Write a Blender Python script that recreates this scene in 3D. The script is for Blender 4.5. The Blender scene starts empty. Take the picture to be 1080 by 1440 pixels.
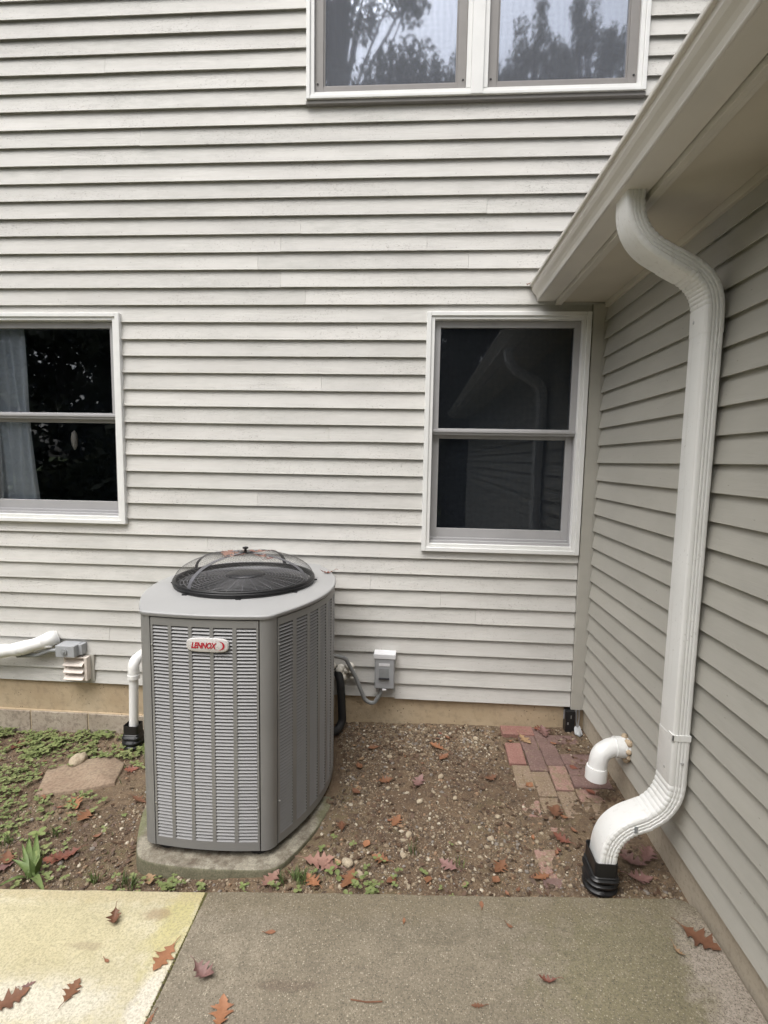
import bpy, math, random
import numpy as np
from mathutils import Vector, Matrix, noise

# ---------------------------------------------------------------- camera, sky, sun, exposure
S = bpy.context.scene
COL = S.collection
yaw, pit, rol = -0.064592, 0.100347, 0.018121
fwd = Vector((math.sin(yaw)*math.cos(pit), math.cos(yaw)*math.cos(pit), -math.sin(pit)))
rgt = Vector((math.cos(yaw), -math.sin(yaw), 0)); up = rgt.cross(fwd)
r2 = rgt*math.cos(rol) + up*math.sin(rol); u2 = -rgt*math.sin(rol) + up*math.cos(rol)
cd = bpy.data.cameras.new('camera'); cam = bpy.data.objects.new('camera', cd); COL.objects.link(cam)
M4 = Matrix((r2, u2, -fwd)).transposed().to_4x4(); M4.translation = (0, -3.14368, 1.51719)
cam.matrix_world = M4
cd.sensor_fit = 'HORIZONTAL'; cd.sensor_width = 36; cd.lens = 720.385/1080*36
cd.clip_start = 0.05; cd.clip_end = 2000
S.camera = cam
W = bpy.data.worlds.new('World'); S.world = W; W.use_nodes = True
wn = W.node_tree; bg = wn.nodes['Background']
sky = wn.nodes.new('ShaderNodeTexSky'); sky.sky_type = 'NISHITA'; sky.sun_disc = False
SUN_EL, SUN_AZ = 62, 207          # azimuth from +y clockwise: high behind the camera, towards its left
sky.sun_elevation = math.radians(SUN_EL); sky.sun_rotation = math.radians(SUN_AZ)
sky.air_density = 1.0; sky.dust_density = 6.0; sky.ozone_density = 1.0
hs = wn.nodes.new('ShaderNodeHueSaturation'); hs.inputs['Saturation'].default_value = 0.28
wn.links.new(sky.outputs[0], hs.inputs['Color']); wn.links.new(hs.outputs[0], bg.inputs[0])
bg.inputs[1].default_value = 0.15
sl = bpy.data.lights.new('sun', 'SUN'); sl.energy = 1.5; sl.angle = math.radians(55); sl.color = (1, 0.985, 0.96)
so = bpy.data.objects.new('sun', sl); COL.objects.link(so)
a, e_ = math.radians(SUN_AZ), math.radians(SUN_EL)
sdir = Vector((math.sin(a)*math.cos(e_), math.cos(a)*math.cos(e_), math.sin(e_)))
so.rotation_euler = sdir.to_track_quat('Z', 'Y').to_euler(); so.location = (0, -6, 8)
S.view_settings.view_transform = 'Standard'; S.view_settings.look = 'None'
S.view_settings.exposure = 0.62; S.view_settings.gamma = 1; S.view_settings.use_curve_mapping = False

rnd = random.Random(7)
E = 0.1016           # siding exposure
XR = 1.0568          # face of the wing wall
def slab_z(x): return -0.10 - 0.058*(1.057 - x)
BX = [-6, -2.82, -1.81, -1.2, -.37, .28, 1.2]; BZ = [-.46, -.366, -.338, -.275, -.182, -.166, -.146]
def gz0(x, y):
    zb = float(np.interp(x, BX, BZ)); zf = slab_z(x) - .055
    t = min(1, max(0, -y/1.31)); return zb + (zf - zb)*t
def gz(x, y):
    return gz0(x, y) + .010*noise.noise((x*2.3, y*2.3, 3)) + .006*noise.noise((x*9, y*9, 1))
# ---------------------------------------------------------------- materials
MATS = {}
class NT:
    def __init__(s, name):
        s.m = bpy.data.materials.new(name); s.m.use_nodes = True; s.t = s.m.node_tree; s.b = s.t.nodes['Principled BSDF']
        MATS[name] = s.m; s.geo = None
    def n(s, t, **k):
        q = s.t.nodes.new('ShaderNode' + t)
        for a, b in k.items(): setattr(q, a, b)
        return q
    def l(s, a, b): s.t.links.new(a, b)
    def pos(s, scale=(1, 1, 1), local=False):
        if local: o = s.n('TexCoord').outputs['Object']
        else: o = s.n('NewGeometry').outputs['Position']
        mp = s.n('Mapping'); mp.inputs['Scale'].default_value = scale; s.l(o, mp.inputs[0]); return mp.outputs[0]
    def noise(s, scale, detail=4, rough=.55, vec=None, st=(1, 1, 1), dist=0):
        q = s.n('TexNoise'); q.inputs['Scale'].default_value = scale; q.inputs['Detail'].default_value = detail
        q.inputs['Roughness'].default_value = rough; q.inputs['Distortion'].default_value = dist
        s.l(vec or s.pos(st), q.inputs['Vector']); return q.outputs['Fac']
    def vor(s, scale, vec=None, st=(1, 1, 1), feature='F1', out='Distance'):
        q = s.n('TexVoronoi', feature=feature); q.inputs['Scale'].default_value = scale
        s.l(vec or s.pos(st), q.inputs['Vector']); return q.outputs[out]
    def ramp(s, fac, stops, interp='LINEAR'):
        q = s.n('ValToRGB'); cr = q.color_ramp; cr.interpolation = interp
        while len(cr.elements) < len(stops): cr.elements.new(.5)
        for el, (p, c) in zip(cr.elements, stops):
            el.position = p; el.color = (c, c, c, 1) if isinstance(c, (int, float)) else (*c, 1)
        s.l(fac, q.inputs[0]); return q.outputs[0]
    def mix(s, fac, a, b, mode='MIX'):
        q = s.n('MixRGB', blend_type=mode)
        for i, v in ((0, fac), (1, a), (2, b)):
            if isinstance(v, (int, float)): q.inputs[i].default_value = v if i == 0 else (v, v, v, 1)
            elif isinstance(v, tuple): q.inputs[i].default_value = (*v, 1)
            else: s.l(v, q.inputs[i])
        return q.outputs[0]
    def math(s, op, a, b=0):
        q = s.n('Math', operation=op)
        for i, v in enumerate((a, b)):
            if isinstance(v, (int, float)): q.inputs[i].default_value = v
            else: s.l(v, q.inputs[i])
        return q.outputs[0]
    def col(s, c):
        if isinstance(c, tuple): s.b.inputs['Base Color'].default_value = (*c, 1)
        else: s.l(c, s.b.inputs['Base Color'])
    def rough(s, r):
        if isinstance(r, (int, float)): s.b.inputs['Roughness'].default_value = r
        else: s.l(r, s.b.inputs['Roughness'])
    def bump(s, h, strength=.3, dist=.002):
        q = s.n('Bump'); q.inputs['Strength'].default_value = strength; q.inputs['Distance'].default_value = dist
        s.l(h, q.inputs['Height']); s.l(q.outputs[0], s.b.inputs['Normal'])
    def objrand(s): return s.n('ObjectInfo').outputs['Random']

def simple(name, c, rough=.5, metal=0, var=.06, scale=25, bump=0, spec=.5):
    m = NT(name); f = m.noise(scale, 5)
    m.col(m.ramp(f, [(.25, tuple(x*(1-var) for x in c)), (.75, tuple(min(1, x*(1+var)) for x in c))]))
    m.rough(rough); m.b.inputs['Metallic'].default_value = metal; m.b.inputs['Specular IOR Level'].default_value = spec
    if bump: m.bump(m.noise(scale*6, 3), bump, .001)
    return m.m

E_ = .1016
def siding(name, base, dirt, amt):
    m = NT(name)
    st = (1, 1, 1)
    # long grain stretched along the board, per-board shift
    q = m.n('NewGeometry').outputs['Position']; ad = m.n('VectorMath', operation='MULTIPLY_ADD')
    cb = m.n('CombineXYZ'); r = m.objrand(); m.l(m.math('MULTIPLY', r, 37.), cb.inputs[0]); m.l(m.math('MULTIPLY', r, 19.), cb.inputs[1])
    m.l(q, ad.inputs[0]); ad.inputs[1].default_value = (1, 1, 1); m.l(cb.outputs[0], ad.inputs[2])
    def P(sc):
        mp = m.n('Mapping'); mp.inputs['Scale'].default_value = sc; m.l(ad.outputs[0], mp.inputs[0]); return mp.outputs[0]
    g = (1, 1, 1)
    long_ = P((3, 3, 42)); grain = m.noise(1, 5, .6, vec=long_, dist=1.2)
    fine = m.noise(1, 4, .7, vec=P((22, 22, 260)))
    blot = m.noise(1, 4, .6, vec=P((2.2, 2.2, 5)))
    b1 = m.ramp(blot, [(.3, tuple(x*.93 for x in base)), (.7, tuple(min(1, x*1.05) for x in base))])
    b2 = m.mix(m.math('MULTIPLY', m.ramp(grain, [(.35, 1.), (.5, 0.)]), .12), b1, dirt)
    # grey pits and worn film in patches
    patch = m.ramp(m.noise(1, 3, .6, vec=P((1.3, 1.3, 3))), [(.44, 0.), (.62, 1.)])
    pits = m.ramp(m.noise(1, 3, .75, vec=P((70, 70, 130))), [(.575, 0.), (.65, 1.)])
    wear = m.math('MULTIPLY', m.math('MULTIPLY', patch, pits), .55*amt)
    b3 = m.mix(wear, b2, (.27, .255, .235))
    flakes = m.ramp(m.noise(1, 5, .7, vec=P((14, 14, 60)), dist=1.5), [(.70, 0.), (.73, 1.)])
    b4 = m.mix(m.math('MULTIPLY', flakes, .5*amt), b3, (.36, .33, .30))
    spk = m.ramp(m.vor(1, vec=P((13, 13, 30))), [(.045, 1.), (.07, 0.)])
    b5 = m.mix(m.math('MULTIPLY', spk, .35), b4, (.12, .09, .07))
    if amt > .5:
        film = m.math('MULTIPLY', m.ramp(m.noise(1, 5, .65, vec=P((.9, .9, 2.2))), [(.44, 0.), (.66, 1.)]), m.ramp(m.noise(1, 4, .7, vec=P((9, 9, 34))), [(.38, .25), (.62, 1.)]))
        b5 = m.mix(m.math('MULTIPLY', film, .5), b5, (.42, .42, .39))
        sx = m.n('SeparateXYZ'); m.l(q, sx.inputs[0])
        fx = m.math('MULTIPLY', m.math('SUBTRACT', m.math('FRACT', m.math('ADD', m.math('MULTIPLY', sx.outputs[0], 1/.406), m.math('MULTIPLY', r, .12))), .5), .406)
        fz = m.math('SUBTRACT', m.math('MULTIPLY', m.math('FRACT', m.math('MULTIPLY', sx.outputs[2], 1/E_)), E_), .019)
        dd = m.math('SQRT', m.math('ADD', m.math('MULTIPLY', fx, fx), m.math('MULTIPLY', fz, fz)))
        b5 = m.mix(m.math('MULTIPLY', m.ramp(m.math('MULTIPLY', dd, 100), [(.22, 1.), (.36, 0.)]), .5), b5, (.24, .21, .19))
    br = m.ramp(m.objrand(), [(0, .93), (1, 1.02)])
    m.col(m.mix(1, b5, br, 'MULTIPLY')); m.rough(.62); m.b.inputs['Specular IOR Level'].default_value = .3
    h = m.math('ADD', m.math('MULTIPLY', grain, .8), m.math('ADD', m.math('MULTIPLY', fine, .35), m.math('MULTIPLY', wear, -.8)))
    m.bump(h, .25+.35*amt, .003)
    return m.m
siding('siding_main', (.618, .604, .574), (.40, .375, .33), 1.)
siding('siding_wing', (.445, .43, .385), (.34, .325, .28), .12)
simple('trim_paint', (.43, .415, .37), .55, var=.08, scale=6, bump=.15)
simple('white_frame', (.78, .78, .765), .4, var=.05, scale=9)
simple('sash_grey', (.37, .365, .37), .45, var=.05, scale=9)
simple('sash_taupe', (.235, .222, .212), .5, var=.06, scale=12)
simple('gutter_paint', (.66, .63, .58), .38, var=.05, scale=5)
simple('fascia_paint', (.60, .57, .51), .45, var=.06, scale=5)
simple('soffit_paint', (.54, .50, .42), .7, var=.10, scale=3, bump=.1)
simple('roofing', (.09, .085, .08), .9, var=.35, scale=40, bump=.5)
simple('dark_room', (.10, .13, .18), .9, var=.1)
simple('curtain', (.84, .88, .95), .9, var=.08, scale=10)
simple('ac_paint', (.212, .209, .204), .42, var=.09, scale=3.5, bump=.03)
simple('ac_louver', (.24, .238, .242), .40, var=.05, scale=7)
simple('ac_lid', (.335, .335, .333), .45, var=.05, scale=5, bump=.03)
simple('black_plastic', (.012, .012, .013), .38, var=.2)
simple('black_rubber', (.016, .016, .017), .6, var=.3)
simple('dark_metal', (.035, .035, .04), .4, var=.2, metal=.3)
simple('grey_box', (.36, .37, .385), .45, var=.07, scale=20)
simple('grey_conduit', (.27, .28, .285), .5, var=.08, scale=30)
simple('grey_tag', (.72, .72, .74), .5)
simple('pvc_white', (.80, .80, .785), .28, var=.04, scale=10)
simple('pipe_wrap', (.82, .82, .81), .5, var=.05, scale=14, bump=.3)
def spout():
    m = NT('downspout_paint'); n1 = m.noise(5, 4); n2 = m.noise(1, 4, .6, st=(45, 45, 2.2)); n3 = m.noise(70, 3, .7)
    c = m.ramp(n1, [(.3, (.765, .765, .745)), (.7, (.81, .81, .79))])
    c = m.mix(m.math('MULTIPLY', m.ramp(n2, [(.56, 0.), (.72, 1.)]), .28), c, (.46, .43, .37))
    c = m.mix(m.math('MULTIPLY', m.math('MULTIPLY', m.ramp(n3, [(.62, 0.), (.68, 1.)]), m.ramp(n1, [(.45, 0.), (.6, 1.)])), .4), c, (.32, .29, .25))
    m.col(c); m.rough(.3); m.bump(m.noise(9, 2), .12, .006)
spout()
simple('vent_paint', (.70, .63, .57), .55, var=.12, scale=18)
simple('foam', (.76, .73, .66), .9, var=.15, scale=40, bump=.6)
simple('putty', (.46, .36, .25), .9, var=.2, scale=50, bump=.5)
simple('badge_white', (.56, .54, .525), .35, var=.04)
simple('badge_red', (.42, .012, .03), .4, var=.1)
simple('galvanised', (.42, .43, .44), .4, metal=.7, var=.15, scale=40)
simple('screw', (.55, .55, .55), .35, metal=.6)
simple('bark', (.06, .048, .038), .95, var=.3, scale=12, bump=.5)
simple('wire_coat', (.17, .17, .18), .35, var=.15)
simple('strap_black', (.11, .11, .12), .3, var=.15)
simple('mesh_wire', (.10, .095, .09), .6, var=.2)
def coil():
    m = NT('coil'); st = m.vor(1, st=(160, 160, .01)); m.col(m.ramp(st, [(.2, .012), (.6, .06)])); m.rough(.6)
coil()
def foundation():
    m = NT('foundation'); n1 = m.noise(2.2, 5, .6); n2 = m.noise(30, 5, .65)
    c = m.ramp(n1, [(.3, (.40, .30, .19)), (.55, (.50, .395, .265)), (.75, (.54, .45, .325))])
    c = m.mix(m.math('MULTIPLY', m.ramp(n2, [(.35, 1.), (.5, 0.)]), .35), c, (.28, .22, .155))
    pits = m.ramp(m.vor(38), [(.10, 1.), (.17, 0.)]); big = m.ramp(m.noise(7, 3), [(.52, 0.), (.6, 1.)])
    c = m.mix(m.math('MULTIPLY', m.math('MULTIPLY', pits, big), .8), c, (.07, .05, .035))
    m.col(c); m.rough(.9); m.bump(m.math('ADD', n2, m.math('MULTIPLY', pits, -.6)), .6, .004)
    m = NT('block'); n1 = m.noise(4, 5, .6); n2 = m.noise(45, 5, .7)
    c = m.ramp(n1, [(.3, (.33, .275, .215)), (.7, (.46, .395, .32))])
    c = m.mix(m.math('MULTIPLY', m.ramp(n2, [(.38, 1.), (.52, 0.)]), .5), c, (.14, .11, .085))
    m.col(c); m.rough(.95); m.bump(n2, .7, .004)
    m = NT('wing_foundation'); n1 = m.noise(3, 5, .6); n2 = m.noise(40, 5, .7)
    c = m.ramp(n1, [(.3, (.40, .345, .265)), (.7, (.50, .44, .35))])
    c = m.mix(m.math('MULTIPLY', m.ramp(n2, [(.38, 1.), (.5, 0.)]), .3), c, (.2, .17, .13))
    m.col(c); m.rough(.9); m.bump(n2, .5, .003)
foundation()
def concrete(name, c0, c1, specks, moss=None, stain=None):
    m = NT(name); n1 = m.noise(1.6, 5, .6); n2 = m.noise(14, 6, .65); n3 = m.noise(120, 3, .6)
    c = m.ramp(n1, [(.3, c0), (.7, c1)])
    c = m.mix(m.math('MULTIPLY', m.ramp(n2, [(.35, 1.), (.58, 0.)]), .5), c, tuple(x*.62 for x in c0))
    if stain:
        for (cen, rad, colr, amt) in stain:
            mp = m.n('Mapping'); mp.inputs['Location'].default_value = tuple(-cc/rr for cc, rr in zip(cen, rad)); mp.inputs['Scale'].default_value = tuple(1/rr for rr in rad)
            m.l(m.n('NewGeometry').outputs['Position'], mp.inputs[0])
            ln = m.n('VectorMath', operation='LENGTH'); m.l(mp.outputs[0], ln.inputs[0])
            f = m.math('ADD', ln.outputs['Value'], m.math('MULTIPLY', m.math('SUBTRACT', n2, .5), 1.7))
            c = m.mix(m.math('MULTIPLY', m.ramp(f, [(.5, 1.), (1., 0.)]), amt), c, colr)
    if specks:
        for (sc_, th_, lo_, hi_) in ((150, .58, (.46, .41, .32), (.09, .075, .055)), (270, .45, (.40, .35, .27), (.10, .085, .06))):
            v = m.vor(sc_); w = m.vor(sc_, out='Color'); sep = m.n('SeparateColor'); m.l(w, sep.inputs[0])
            lt = m.math('MULTIPLY', m.ramp(v, [(.22, 1.), (.46, 0.)]), m.ramp(sep.outputs[0], [(th_, 0.), (th_+.3, 1.)]))
            dk = m.math('MULTIPLY', m.ramp(v, [(.25, 1.), (.5, 0.)]), m.ramp(sep.outputs[1], [(th_, 0.), (th_+.2, 1.)]))
            c = m.mix(m.math('MULTIPLY', lt, .62*specks), c, lo_); c = m.mix(m.math('MULTIPLY', dk, .6*specks), c, hi_)
    c = m.mix(m.math('MULTIPLY', m.ramp(n3, [(.38, 1.), (.55, 0.)]), .40), c, tuple(x*.45 for x in c0))
    m.col(c); m.rough(.85); m.b.inputs['Specular IOR Level'].default_value = .35
    m.bump(m.math('ADD', m.math('MULTIPLY', n3, .7), n2), .55, .003)
concrete('slab_aged', (.20, .170, .122), (.275, .238, .18), 1.25, stain=[
    ((.80, -1.75, 0), (.45, .8, 9), (.20, .185, .095), .5), ((1.02, -1.75, 0), (.14, .5, 9), (.42, .365, .315), .85), ((-.1, -1.34, 0), (1.6, .10, 9), (.20, .165, .105), .5),
    ((-.40, -1.665, 0), (.16, .022, 9), (.13, .095, .07), .6), ((-.15, -1.62, 0), (.5, .05, 9), (.19, .16, .12), .35), ((.1, -1.5, 0), (.10, .02, 9), (.12, .10, .07), .4), ((-.62, -1.8, 0), (.3, .16, 9), (.20, .17, .13), .5)])
concrete('slab_pale', (.53, .475, .315), (.64, .59, .43), .35, stain=[((-1.2, -1.74, 0), (.35, .10, 9), (.72, .68, .58), .7), ((-.83, -1.72, 0), (.05, .22, 9), (.75, .70, .62), .7),
    ((-.86, -1.42, 0), (.09, .28, 9), (.50, .45, .20), .85), ((-1.5, -1.5, 0), (.9, .2, 9), (.58, .52, .31), .5), ((-1.1, -1.33, 0), (1.0, .05, 9), (.52, .44, .26), .55), ((-.95, -1.42, 0), (.07, .035, 9), (.32, .22, .13), .6), ((-1.15, -1.55, 0), (.10, .02, 9), (.36, .29, .19), .55)])
concrete('pad_concrete', (.24, .215, .165), (.33, .31, .25), .5, stain=[
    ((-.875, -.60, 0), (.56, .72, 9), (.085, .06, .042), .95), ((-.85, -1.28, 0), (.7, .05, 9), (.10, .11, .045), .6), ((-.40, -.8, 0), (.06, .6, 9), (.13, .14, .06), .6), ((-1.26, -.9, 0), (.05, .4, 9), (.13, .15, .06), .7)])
concrete('pad_side', (.13, .125, .075), (.21, .195, .135), .3)  # pad sides: moss, plus their weaker light darkened into the colour
def soil():
    m = NT('soil'); n1 = m.noise(2.4, 5, .6); n2 = m.noise(22, 6, .7); n3 = m.noise(90, 4, .7)
    c = m.ramp(n1, [(.3, (.105, .067, .041)), (.5, (.158, .108, .066)), (.7, (.21, .152, .096))])
    c = m.mix(m.math('MULTIPLY', m.ramp(n2, [(.38, 1.), (.55, 0.)]), .6), c, (.075, .05, .034))
    c = m.mix(m.math('MULTIPLY', m.ramp(n3, [(.55, 0.), (.68, 1.)]), .45), c, (.30, .24, .17))
    moss = m.math('MULTIPLY', m.ramp(m.noise(3.1, 4, .6), [(.52, 0.), (.66, 1.)]), m.ramp(n2, [(.45, 0.), (.6, 1.)]))
    c = m.mix(m.math('MULTIPLY', moss, .45), c, (.10, .105, .04))
    m.col(c); m.rough(.95); m.bump(m.math('ADD', n2, m.math('MULTIPLY', n3, .7)), 1., .012)
    m = NT('pebble'); at = m.n('Attribute'); at.attribute_name = 'rnd'
    c = m.ramp(at.outputs['Fac'], [(0, (.085, .06, .042)), (.2, (.16, .118, .08)), (.4, (.27, .21, .14)), (.58, (.36, .30, .215)), (.74, (.22, .195, .17)), (.84, (.28, .18, .11)), (.94, (.52, .46, .36))], 'CONSTANT')
    c = m.mix(m.math('MULTIPLY', m.ramp(m.noise(60, 4), [(.4, 1.), (.6, 0.)]), .35), c, (.11, .08, .055))
    m.col(c); m.rough(.85)
    m = NT('lawn'); m.col(m.ramp(m.noise(6, 6, .7), [(.3, (.02, .03, .01)), (.7, (.05, .065, .02))])); m.rough(1); m.b.inputs['Specular IOR Level'].default_value = .1
soil()
simple('moss', (.16, .15, .06), .95, var=.5, scale=60)
def stone(name, a, b, sc=8, dark=(.1, .07, .05)):
    m = NT(name); n1 = m.noise(sc, 5, .65); n2 = m.noise(sc*8, 5, .7)
    c = m.mix(m.math('MULTIPLY', m.ramp(n2, [(.4, 1.), (.55, 0.)]), .4), m.ramp(n1, [(.3, a), (.7, b)]), dark)
    m.col(c); m.rough(.9); m.bump(n2, .6, .004)
stone('flagstone', (.24, .165, .115), (.31, .24, .17)); stone('pale_rock', (.33, .26, .18), (.50, .43, .32), 25, (.25, .2, .14))
def brick(name, a, b, sand):
    m = NT(name); n1 = m.noise(12, 5, .65); n2 = m.noise(110, 4, .7); n3 = m.noise(26, 5, .7)
    c = m.ramp(n1, [(.3, a), (.7, b)])
    c = m.mix(m.math('MULTIPLY', m.ramp(n3, [(.62-sand*.3, 0.), (.72-sand*.3, 1.)]), .85), c, (.22, .165, .105))
    c = m.mix(m.math('MULTIPLY', m.ramp(n2, [(.56, 0.), (.66, 1.)]), .25+sand*.5), c, (.42, .36, .27))
    c = m.mix(m.math('MULTIPLY', m.ramp(n2, [(.34, 1.), (.44, 0.)]), .5), c, (.05, .03, .02))
    m.col(c); m.rough(.85); m.bump(n2, .5, .003)
brick('brick_red', (.235, .115, .095), (.285, .15, .125), .12); brick('brick_brown', (.145, .09, .08), (.20, .125, .11), .2)
brick('brick_sandy', (.21, .15, .105), (.27, .20, .145), .55); brick('brick_pink', (.26, .145, .12), (.32, .2, .165), .5)
def leafmat(name, a, b, vein):
    m = NT(name); v = m.pos((1, 1, 1), True); n1 = m.noise(38, 4, .6, vec=v); n2 = m.noise(9, 2, .5, vec=v)
    c = m.ramp(n1, [(.3, a), (.7, b)]); c = m.mix(m.math('MULTIPLY', m.ramp(n2, [(.5, 0.), (.65, 1.)]), .5), c, vein)
    br = m.ramp(m.objrand(), [(0, .7), (1, 1.2)]); m.col(m.mix(1, c, br, 'MULTIPLY')); m.rough(.6)
leafmat('leaf_orange', (.21, .09, .042), (.29, .135, .068), (.15, .06, .03)); leafmat('leaf_brown', (.17, .075, .04), (.24, .11, .06), (.09, .04, .025))
leafmat('leaf_purple', (.16, .085, .075), (.25, .14, .125), (.09, .04, .04)); leafmat('leaf_pink', (.30, .16, .125), (.38, .22, .17), (.2, .09, .07))
leafmat('leaf_tan', (.30, .19, .10), (.38, .25, .14), (.2, .11, .06)); leafmat('leaf_red', (.16, .055, .035), (.22, .08, .05), (.10, .035, .025))
leafmat('weed', (.115, .15, .045), (.20, .235, .085), (.25, .26, .11)); leafmat('grass_green', (.08, .125, .035), (.14, .19, .06), (.12, .14, .05))
leafmat('crown_pale', (.11, .12, .07), (.18, .18, .11), (.2, .18, .1))
leafmat('crown_leaf', (.03, .04, .018), (.065, .075, .035), (.08, .07, .035))
leafmat('litter', (.06, .036, .022), (.15, .085, .05), (.05, .03, .02))
def glass(name, base_refl, rough, trans, gcol=(.93, .96, 1)):
    m = NT(name); t = m.t; out = t.nodes['Material Output']; t.nodes.remove(m.b)
    fr = m.n('Fresnel'); fr.inputs[0].default_value = 1.5
    f = m.math('ADD', m.math('MULTIPLY', fr.outputs[0], 1.4), base_refl); 
    gl = m.n('BsdfGlossy'); gl.inputs['Roughness'].default_value = rough; gl.inputs['Color'].default_value = (*gcol, 1)
    tr = m.n('BsdfTransparent'); tr.inputs['Color'].default_value = (*trans, 1)
    # faint waviness of the pane
    bp = m.n('Bump'); bp.inputs['Strength'].default_value = .05; bp.inputs['Distance'].default_value = .01; m.l(m.noise(2.5, 2), bp.inputs['Height']); m.l(bp.outputs[0], gl.inputs['Normal'])
    mx = m.n('MixShader'); m.l(f, mx.inputs[0]); m.l(tr.outputs[0], mx.inputs[1]); m.l(gl.outputs[0], mx.inputs[2]); m.l(mx.outputs[0], out.inputs[0])
def screen(name, colr, base, wav):
    m = NT(name); t = m.t; out = t.nodes['Material Output']; m.col(colr); m.rough(.8)
    tr = m.n('BsdfTransparent'); mx = m.n('MixShader')
    w1 = m.n('TexWave', wave_type='BANDS', bands_direction='X'); w1.inputs['Scale'].default_value = 9; w1.inputs['Distortion'].default_value = 2.5; w1.inputs['Detail'].default_value = 0; m.l(m.pos(), w1.inputs[0])
    w2 = m.n('TexWave', wave_type='BANDS', bands_direction='Z'); w2.inputs['Scale'].default_value = 10; w2.inputs['Distortion'].default_value = 3.; w2.inputs['Detail'].default_value = 0; m.l(m.pos(), w2.inputs[0])
    f = m.math('ADD', base, m.math('MULTIPLY', m.math('ADD', w1.outputs['Fac'], w2.outputs['Fac']), wav))
    m.l(f, mx.inputs[0]); m.l(tr.outputs[0], mx.inputs[1]); m.l(m.b.outputs[0], mx.inputs[2]); m.l(mx.outputs[0], out.inputs[0])
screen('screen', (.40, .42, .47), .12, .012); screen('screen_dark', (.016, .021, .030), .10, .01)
glass('pane_lower', 0.0, .01, (.96, .97, .98)); glass('pane_upper', .50, .03, (.5, .52, .55), (.80, .87, 1))

# ---------------------------------------------------------------- mesh helpers
class MB:
    def __init__(s): s.v = []; s.f = []
    def add(s, vs, fs):
        o = len(s.v); s.v += [tuple(p) for p in vs]; s.f += [tuple(i+o for i in q) for q in fs]; return s
    def box(s, x0, x1, y0, y1, z0, z1):
        return s.add([(x0,y0,z0),(x1,y0,z0),(x1,y1,z0),(x0,y1,z0),(x0,y0,z1),(x1,y0,z1),(x1,y1,z1),(x0,y1,z1)],
                     [(0,3,2,1),(4,5,6,7),(0,1,5,4),(1,2,6,5),(2,3,7,6),(3,0,4,7)])
    def loft(s, rings, cap=True, closed=True):
        n = len(rings[0]); o = len(s.v)
        for r in rings: s.v += [tuple(p) for p in r]
        m = n if closed else n-1
        for i in range(len(rings)-1):
            for j in range(m):
                k = (j+1) % n
                s.f.append((o+i*n+j, o+i*n+k, o+(i+1)*n+k, o+(i+1)*n+j))
        if cap and closed:
            s.f.append(tuple(o+j for j in reversed(range(n)))); s.f.append(tuple(o+(len(rings)-1)*n+j for j in range(n)))
        return s
    def tube(s, pts, r, n=10, cap=True):
        pts = [Vector(p) for p in pts]; rr = r if isinstance(r, (list, tuple)) else [r]*len(pts)
        prev = None; rings = []
        for i, p in enumerate(pts):
            t = (pts[min(i+1, len(pts)-1)] - pts[max(i-1, 0)]).normalized()
            if prev is None:
                a = Vector((0, 0, 1)) if abs(t.z) < .9 else Vector((1, 0, 0)); u = t.cross(a).normalized()
            else: u = (prev - t*prev.dot(t)).normalized()
            prev = u; w = t.cross(u)
            rings.append([p + (u*math.cos(2*math.pi*j/n) + w*math.sin(2*math.pi*j/n))*rr[i] for j in range(n)])
        return s.loft(rings, cap)
    def lathe(s, prof, c=(0, 0, 0), n=24, cap=True):
        return s.loft([[(c[0]+r*math.cos(2*math.pi*j/n), c[1]+r*math.sin(2*math.pi*j/n), c[2]+z) for j in range(n)] for r, z in prof], cap)
def world(q):
    w = Matrix.LocRotScale(q.location, q.rotation_euler, q.scale)
    return w if q.parent is None else world(q.parent) @ q.matrix_parent_inverse @ w
def obj(name, mb, mat, parent=None, smooth=False, bevel=0, seg=2, angle=None):
    me = bpy.data.meshes.new(name); me.from_pydata(mb.v, [], mb.f); me.validate(); me.update()
    me.materials.append(MATS[mat])
    if smooth:
        me.shade_smooth()
        if angle: me.set_sharp_from_angle(angle=math.radians(angle))
    o = bpy.data.objects.new(name, me); COL.objects.link(o)
    if parent is not None:
        o.parent = parent; o.matrix_parent_inverse = world(parent).inverted()
    if bevel:
        b = o.modifiers.new('bevel', 'BEVEL'); b.width = bevel; b.segments = seg; b.limit_method = 'ANGLE'; b.angle_limit = math.radians(35)
    return o
def tag(o, label, cat, group=None):
    o['label'] = label; o['category'] = cat
    if group: o['group'] = group
    return o
def thing(name, label, cat, loc, group=None):
    o = bpy.data.objects.new(name, None); COL.objects.link(o); o.location = loc; o.empty_display_size = .1
    return tag(o, label, cat, group)
def struct(o): o['kind'] = 'structure'; return o
def stuff(o): o['kind'] = 'stuff'; return o
def fillet(pts, r, n=7):
    pts = [Vector(p) for p in pts]; out = [pts[0]]
    for i in range(1, len(pts)-1):
        a, b, c = pts[i-1], pts[i], pts[i+1]; u = (a-b).normalized(); w = (c-b).normalized()
        rr = r if not isinstance(r, (list, tuple)) else r[i-1]
        th = u.angle(w); d = min(rr/math.tan(th/2), (a-b).length*.49, (c-b).length*.49)
        p0, p1 = b+u*d, b+w*d
        for k in range(n+1):
            t = k/n; out.append(p0*(1-t)**2 + b*2*t*(1-t) + p1*t*t)
    out.append(pts[-1]); return out

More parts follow.
